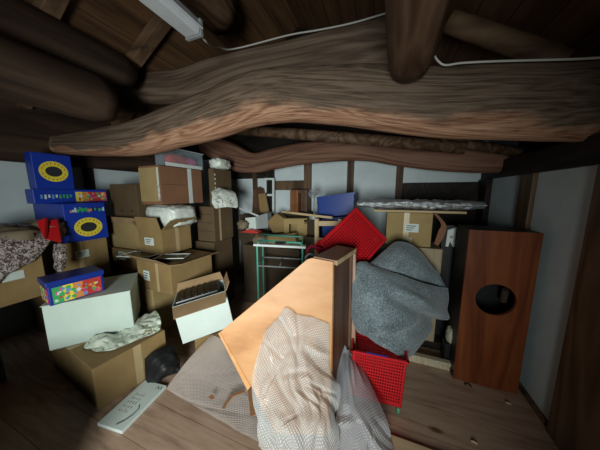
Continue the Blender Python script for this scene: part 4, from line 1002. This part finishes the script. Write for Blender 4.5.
# rear fold and front fold, one mesh
bk_rows = [[S(372, 262, 1.66), S(384, 252, 1.68), S(396, 242, 1.72), S(410, 244, 1.72), S(420, 252, 1.72), S(432, 268, 1.70)],
           [S(366, 268, 1.58), S(384, 260, 1.60), S(398, 252, 1.62), S(412, 254, 1.63), S(425, 262, 1.65), S(438, 274, 1.66)],
           [S(366, 276, 1.55), S(384, 272, 1.56), S(398, 268, 1.57), S(414, 268, 1.58), S(430, 274, 1.61), S(444, 286, 1.62)],
           [S(366, 290, 1.58), S(384, 290, 1.60), S(400, 290, 1.60), S(416, 290, 1.60), S(432, 292, 1.62), S(446, 296, 1.62)]]
fr_rows = [[S(366, 262, 1.60), S(373, 266, 1.56), S(390, 272, 1.54), S(410, 279, 1.53), S(428, 285, 1.55), S(447, 288, 1.60)],
           [S(357, 264, 1.58), S(372, 271, 1.50), S(390, 279, 1.47), S(410, 286, 1.47), S(430, 291, 1.50), S(448, 296, 1.58)],
           [S(353, 278, 1.55), S(368, 288, 1.45), S(388, 294, 1.42), S(410, 298, 1.43), S(430, 302, 1.47), S(447, 306, 1.58)],
           [S(352, 298, 1.53), S(366, 306, 1.43), S(388, 312, 1.39), S(408, 314, 1.41), S(424, 316, 1.46), S(441, 318, 1.57)],
           [S(352, 316, 1.52), S(364, 324, 1.43), S(384, 328, 1.38), S(404, 330, 1.40), S(418, 330, 1.46), S(432, 330, 1.55)],
           [S(357, 328, 1.52), S(368, 334, 1.43), S(384, 342, 1.38), S(400, 343, 1.40), S(412, 341, 1.45), S(424, 340, 1.53)],
           [S(366, 336, 1.50), S(376, 342, 1.42), S(386, 348, 1.38), S(397, 355, 1.38), S(404, 357, 1.42), S(412, 355, 1.48)]]
def foldwarp(u, v):
    d = 0
    d += .030*math.exp(-((v-.30-.35*(u-.5))**2)/.004)*(u > .35)*min(1, (u-.35)*4)
    d -= .035*math.exp(-((v-.38-.35*(u-.5))**2)/.005)*(u > .35)*min(1, (u-.35)*4)
    d += .022*math.exp(-((v-.75+.45*(u-.3))**2)/.003)*math.exp(-((u-.35)**2)/.08)
    d -= .025*math.exp(-((v-.83+.45*(u-.3))**2)/.004)*math.exp(-((u-.35)**2)/.08)
    return -d*1.7
o1 = sheet('felt_blanket', fr_rows, [M_felt, M_felt_edge], 70, 70, .006, 8, 0, 3, warp=foldwarp)
o2 = sheet('tmp', bk_rows, [M_felt], 50, 40, .008, 8, 0, 5)
# join the folds into one cloth and give it its thickness
me = o1.data; n0 = len(me.vertices)
V_ = [v.co.copy() for v in me.vertices]+[v.co.copy() for v in o2.data.vertices]
F_ = [list(p.vertices) for p in me.polygons]+[[n0+i for i in p.vertices] for p in o2.data.polygons]
# two lying side lobes that carry the cloth down behind the front fold
mb = MB(); mb.v = [tuple(q) for q in V_]; mb.f = F_; mb.mi = [0]*len(F_)
bpy.data.objects.remove(o1); bpy.data.objects.remove(o2)
bl_ = mb.build('felt_blanket', [M_felt, M_felt_edge], None, smooth=True, fix=False)
md = bl_.modifiers.new('thickness', 'SOLIDIFY'); md.thickness = .014; md.offset = 0; md.material_offset_rim = 1
tag(bl_, 'thick mottled grey felt blanket draped in folds over the red basket', 'blanket')

# ------------------------------------------------------------------ PINE CABINET
SC = 1.25
pc = thing('pine_cabinet', 'pale pine sloping-sided cabinet with brown top, standing tall at the centre under bubble wrap', 'cabinet', (at(300, 430, SC).x, at(300, 430, SC).y, 0))
go = Vector(pc.location)
def Q(px, py, s=SC): return at(px, py, s)-go
poly = [Q(307, 259.5), Q(312, 258), Q(333, 262), Q(332.5, 300), Q(330, 436), Q(276, 434), Q(251, 386), Q(220, 332)]
for p_ in poly: p_.z = max(p_.z, 0.0)
back = Vector((.11, .27, 0)); bn = back.normalized()*.02
back = at(353, 250.5, 1.53)-at(333, 262, SC); back.z = 0
bn = back.normalized()*.02
MB().prism(poly, bn).build('side_panel', M_pine, pc, bevel=.002)
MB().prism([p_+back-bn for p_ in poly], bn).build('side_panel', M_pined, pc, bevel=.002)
# right-hand closing board (set in a little) and top
rt_t, rt_b = poly[2], poly[4]; inset = Vector((-.012, 0, 0))
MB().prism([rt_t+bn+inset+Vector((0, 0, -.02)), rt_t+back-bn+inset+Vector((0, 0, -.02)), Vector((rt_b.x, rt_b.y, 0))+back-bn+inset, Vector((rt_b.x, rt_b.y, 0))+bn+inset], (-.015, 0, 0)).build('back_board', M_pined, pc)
tl_, tr_ = poly[1], poly[2]
ov = Vector((.012, -.002, 0))
up = Vector((0, 0, .004))
ft = [tl_+bn+up, tr_+bn+up+ov, tr_+back+up+ov+bn, tl_+back+up+bn]
MB().prism(ft, (0, 0, -.028)).build('top_board', M_pinetop, pc, bevel=.002)
MB().prism([ft[1]+Vector((.001, 0, .001)), ft[2]+Vector((.001, 0, .001)), ft[2]+Vector((.001, 0, -.029)), ft[1]+Vector((.001, 0, -.029))], (.004, 0, 0)).build('top_edge_strip', M_lightwood, pc)
MB().prism([tr_+back+Vector((.0, 0, -.03)), tr_+back+Vector((.018, 0, -.03)), Vector((rt_b.x, rt_b.y, 0))+back+Vector((.03, 0, 0)), Vector((rt_b.x, rt_b.y, 0))+back], bn*.8).build('upright_edge', M_pinetop, pc)
# sloping closing board under the slanted edge, and lower-left edge band
sl0, sl1 = poly[0], poly[7]
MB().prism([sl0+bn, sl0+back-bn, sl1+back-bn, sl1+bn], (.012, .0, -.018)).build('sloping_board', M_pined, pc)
e0, e1 = poly[7], poly[6]; nrm = Vector((0, 0, 0))
dirv = (e1-e0).normalized(); inn = (poly[2]-poly[7]).normalized()
MB().prism([e0-bn*.2, e1-bn*.2, e1-bn*.2+inn*(-.022)+Vector((0, 0, -.014)), e0-bn*.2+inn*(-.010)], bn*1.1).build('edge_band', M_pedge, pc, bevel=.002)

# ------------------------------------------------------------------ BUBBLE WRAP
rows = [[at(265, 331, 1.225), at(272, 324, 1.225), at(279, 316, 1.225), at(286, 308, 1.225), at(299, 315, 1.225), at(314, 318, 1.225), at(329, 324, 1.235)],
        [at(260, 346, 1.21), at(271, 342, 1.20), at(282, 338, 1.19), at(292, 336, 1.18), at(304, 336, 1.18), at(317, 340, 1.20), at(330, 345, 1.235)],
        [at(255, 364, 1.20), at(268, 364, 1.17), at(281, 362, 1.15), at(293, 360, 1.14), at(305, 360, 1.15), at(318, 364, 1.18), at(330, 368, 1.23)],
        [at(251, 382, 1.18), at(265, 384, 1.13), at(280, 386, 1.11), at(294, 386, 1.10), at(310, 385, 1.11), at(327, 386, 1.15), at(341, 387, 1.20)],
        [at(253, 402, 1.15), at(268, 406, 1.09), at(284, 408, 1.06), at(299, 408, 1.05), at(315, 407, 1.06), at(329, 405, 1.11), at(339, 405, 1.17)],
        [at(256, 424, 1.13), at(270, 430, 1.06), at(286, 432, 1.02), at(301, 434, 1.01), at(317, 432, 1.02), at(331, 428, 1.07), at(338, 424, 1.14)],
        [onz(258, 447, .02), onz(272, 456, .02), onz(288, 462, .02), onz(304, 466, .02), onz(319, 463, .02), onz(333, 456, .02), onz(341, 448, .02)]]
tag(sheet('bubble_wrap', rows, M_bub, 130, 150, .007, 9, .0, 3, ridge=.9, warp=creases(44, .020, 5, .04), floor=.008), 'crumpled translucent bubble wrap draped over the front of the pine cabinet', 'bubble wrap')
rows = [[at(344, 344, 1.46), at(348, 350, 1.46), at(352, 354, 1.47), at(356, 358, 1.48)],
        [at(338, 365, 1.38), at(346, 368, 1.34), at(356, 370, 1.36), at(364, 372, 1.40)],
        [at(336, 388, 1.30), at(348, 390, 1.24), at(362, 390, 1.26), at(376, 394, 1.32)],
        [at(336, 412, 1.24), at(350, 414, 1.15), at(368, 414, 1.17), at(386, 418, 1.24)],
        [onz(335, 440, .02), at(350, 440, 1.12), at(370, 440, 1.12), onz(392, 440, .03)],
        [onz(334, 456, .02), onz(350, 462, .02), onz(372, 462, .02), onz(395, 452, .02)]]
tag(sheet('bubble_wrap', rows, M_bub2, 90, 110, .008, 7, .0, 8, ridge=.8, warp=creases(14, .022, 9, .06), floor=.008), 'greyer bubble wrap trailing down right of the pine cabinet to the floor', 'bubble wrap')
def Z(px, py, z): return onz(px, py, z)
rows = [[Z(212, 335, .21), Z(222, 339, .20), Z(245, 350, .08), Z(280, 360, .03), Z(320, 366, .02)],
        [Z(194, 353, .16), Z(215, 362, .10), Z(245, 372, .05), Z(285, 385, .03), Z(320, 392, .02)],
        [Z(179, 371, .08), Z(206, 384, .04), Z(240, 396, .03), Z(282, 410, .02), Z(318, 420, .02)],
        [Z(166, 389, .012), Z(195, 406, .015), Z(228, 425, .015), Z(262, 444, .012), Z(296, 463, .01)]]
tag(sheet('packing_sheet', rows, M_bub3, 90, 60, .006, 8, .0, 12, ridge=.5, warp=creases(16, .006, 2, .03), floor=.006), 'thin translucent packing sheet spread on the floor left of the pine cabinet', 'packing sheet')
def tapeband(pts, w, label):
    v_ = [Z(x, y, .056) for x, y in pts]; mb = MB()
    L_, R_ = [], []
    for i, p_ in enumerate(v_):
        t_ = (v_[min(i+1, len(v_)-1)]-v_[max(i-1, 0)]).normalized(); n_ = Vector((-t_.y, t_.x, 0)); L_.append(p_+n_*w); R_.append(p_-n_*w)
    for i in range(len(v_)-1): mb.prism([L_[i], L_[i+1], R_[i+1], R_[i]], (0, 0, .003))
    tag(mb.build('paper_tape', M_fabric, None), label, 'tape')
tapeband([(249, 386), (251, 400), (253, 416)], .014, 'brown paper tape strip hanging below the pine board corner')
tapeband([(245, 391), (232, 396), (226, 403), (223, 409)], .010, 'curled brown tape scrap on the packing sheet left of the pine board')
tapeband([(210, 396), (213, 399)], .012, 'tiny brown tape scrap on the packing sheet')
# front right board, crumbs
q = Z(395, 440, .0)
tag(MB().quadbox((.0, .62, 0), (.62, 1.185, .018)).build('floor_board', M_lightwood, None, bevel=.003), 'loose pale board on the floor at the bottom right of the bubble wrap', 'board')
for (px, py, l_) in ((508, 404, 'pale wood chip on the floor in front of the speaker cabinet'), (474, 443, 'pale wood chip nearest the viewer on the right floor')):
    q = Z(px, py, 0); mb = MB(); mb.tube([q+Vector((-.014, .002, .006)), q+Vector((0, 0, .008)), q+Vector((.014, -.004, .006))], [.004, .006, .004], 8); tag(mb.build('wood_chip', M_lightwood, None), l_, 'wood chip')
q = Z(468, 387, 0); mb = MB(); mb.tube([q+Vector((.02*math.cos(t), .02*math.sin(t), .006)) for t in [i*.35 for i in range(9)]], .004, 6)
tag(mb.build('wood_curl', M_black, None), 'tiny dark curl of material on the floor below the speaker cabinet', 'scrap')

# ------------------------------------------------------------------ LIGHT AND CAMERA
def area(name, loc_, target, sx_, sy_, power, col_, spread=PI):
    l = bpy.data.lights.new(name, 'AREA'); l.shape = 'RECTANGLE'; l.size = sx_; l.size_y = sy_; l.energy = power; l.color = col_; l.spread = spread
    o = bpy.data.objects.new(name, l); C.objects.link(o); o.location = loc_
    o.rotation_euler = (Vector(target)-Vector(loc_)).to_track_quat('-Z', 'Y').to_euler(); return o
area('window_daylight', ((WX0+WX1)/2, YF+.02, (WZ0+WZ1)/2), (-1.45, 1.6, .84), WX1-WX0, WZ1-WZ0, 36, (.92, 1.0, .95), math.radians(98))
w = bpy.data.worlds.new('World'); bpy.context.scene.world = w; w.use_nodes = True
w.node_tree.nodes['Background'].inputs['Color'].default_value = (.6, .75, .9, 1); w.node_tree.nodes['Background'].inputs['Strength'].default_value = .004
cam = bpy.data.cameras.new('Camera'); co = bpy.data.objects.new('Camera', cam); C.objects.link(co)
cam.sensor_width = 36; cam.lens = 36*F/600; cam.clip_start = .02
co.location = (0, 0, H)
fwd = Vector((-math.sin(YAW)*math.cos(PITCH), math.cos(YAW)*math.cos(PITCH), -math.sin(PITCH)))
co.rotation_euler = fwd.to_track_quat('-Z', 'Y').to_euler()
sc = bpy.context.scene; sc.camera = co
sc.cycles.diffuse_bounces = 1; sc.cycles.transparent_max_bounces = 16
sc.view_settings.view_transform = 'Standard'; sc.view_settings.look = 'None'; sc.view_settings.gamma = 1
sc.view_settings.exposure = -0.08
try: sc.view_settings.use_curve_mapping = False
except Exception: pass
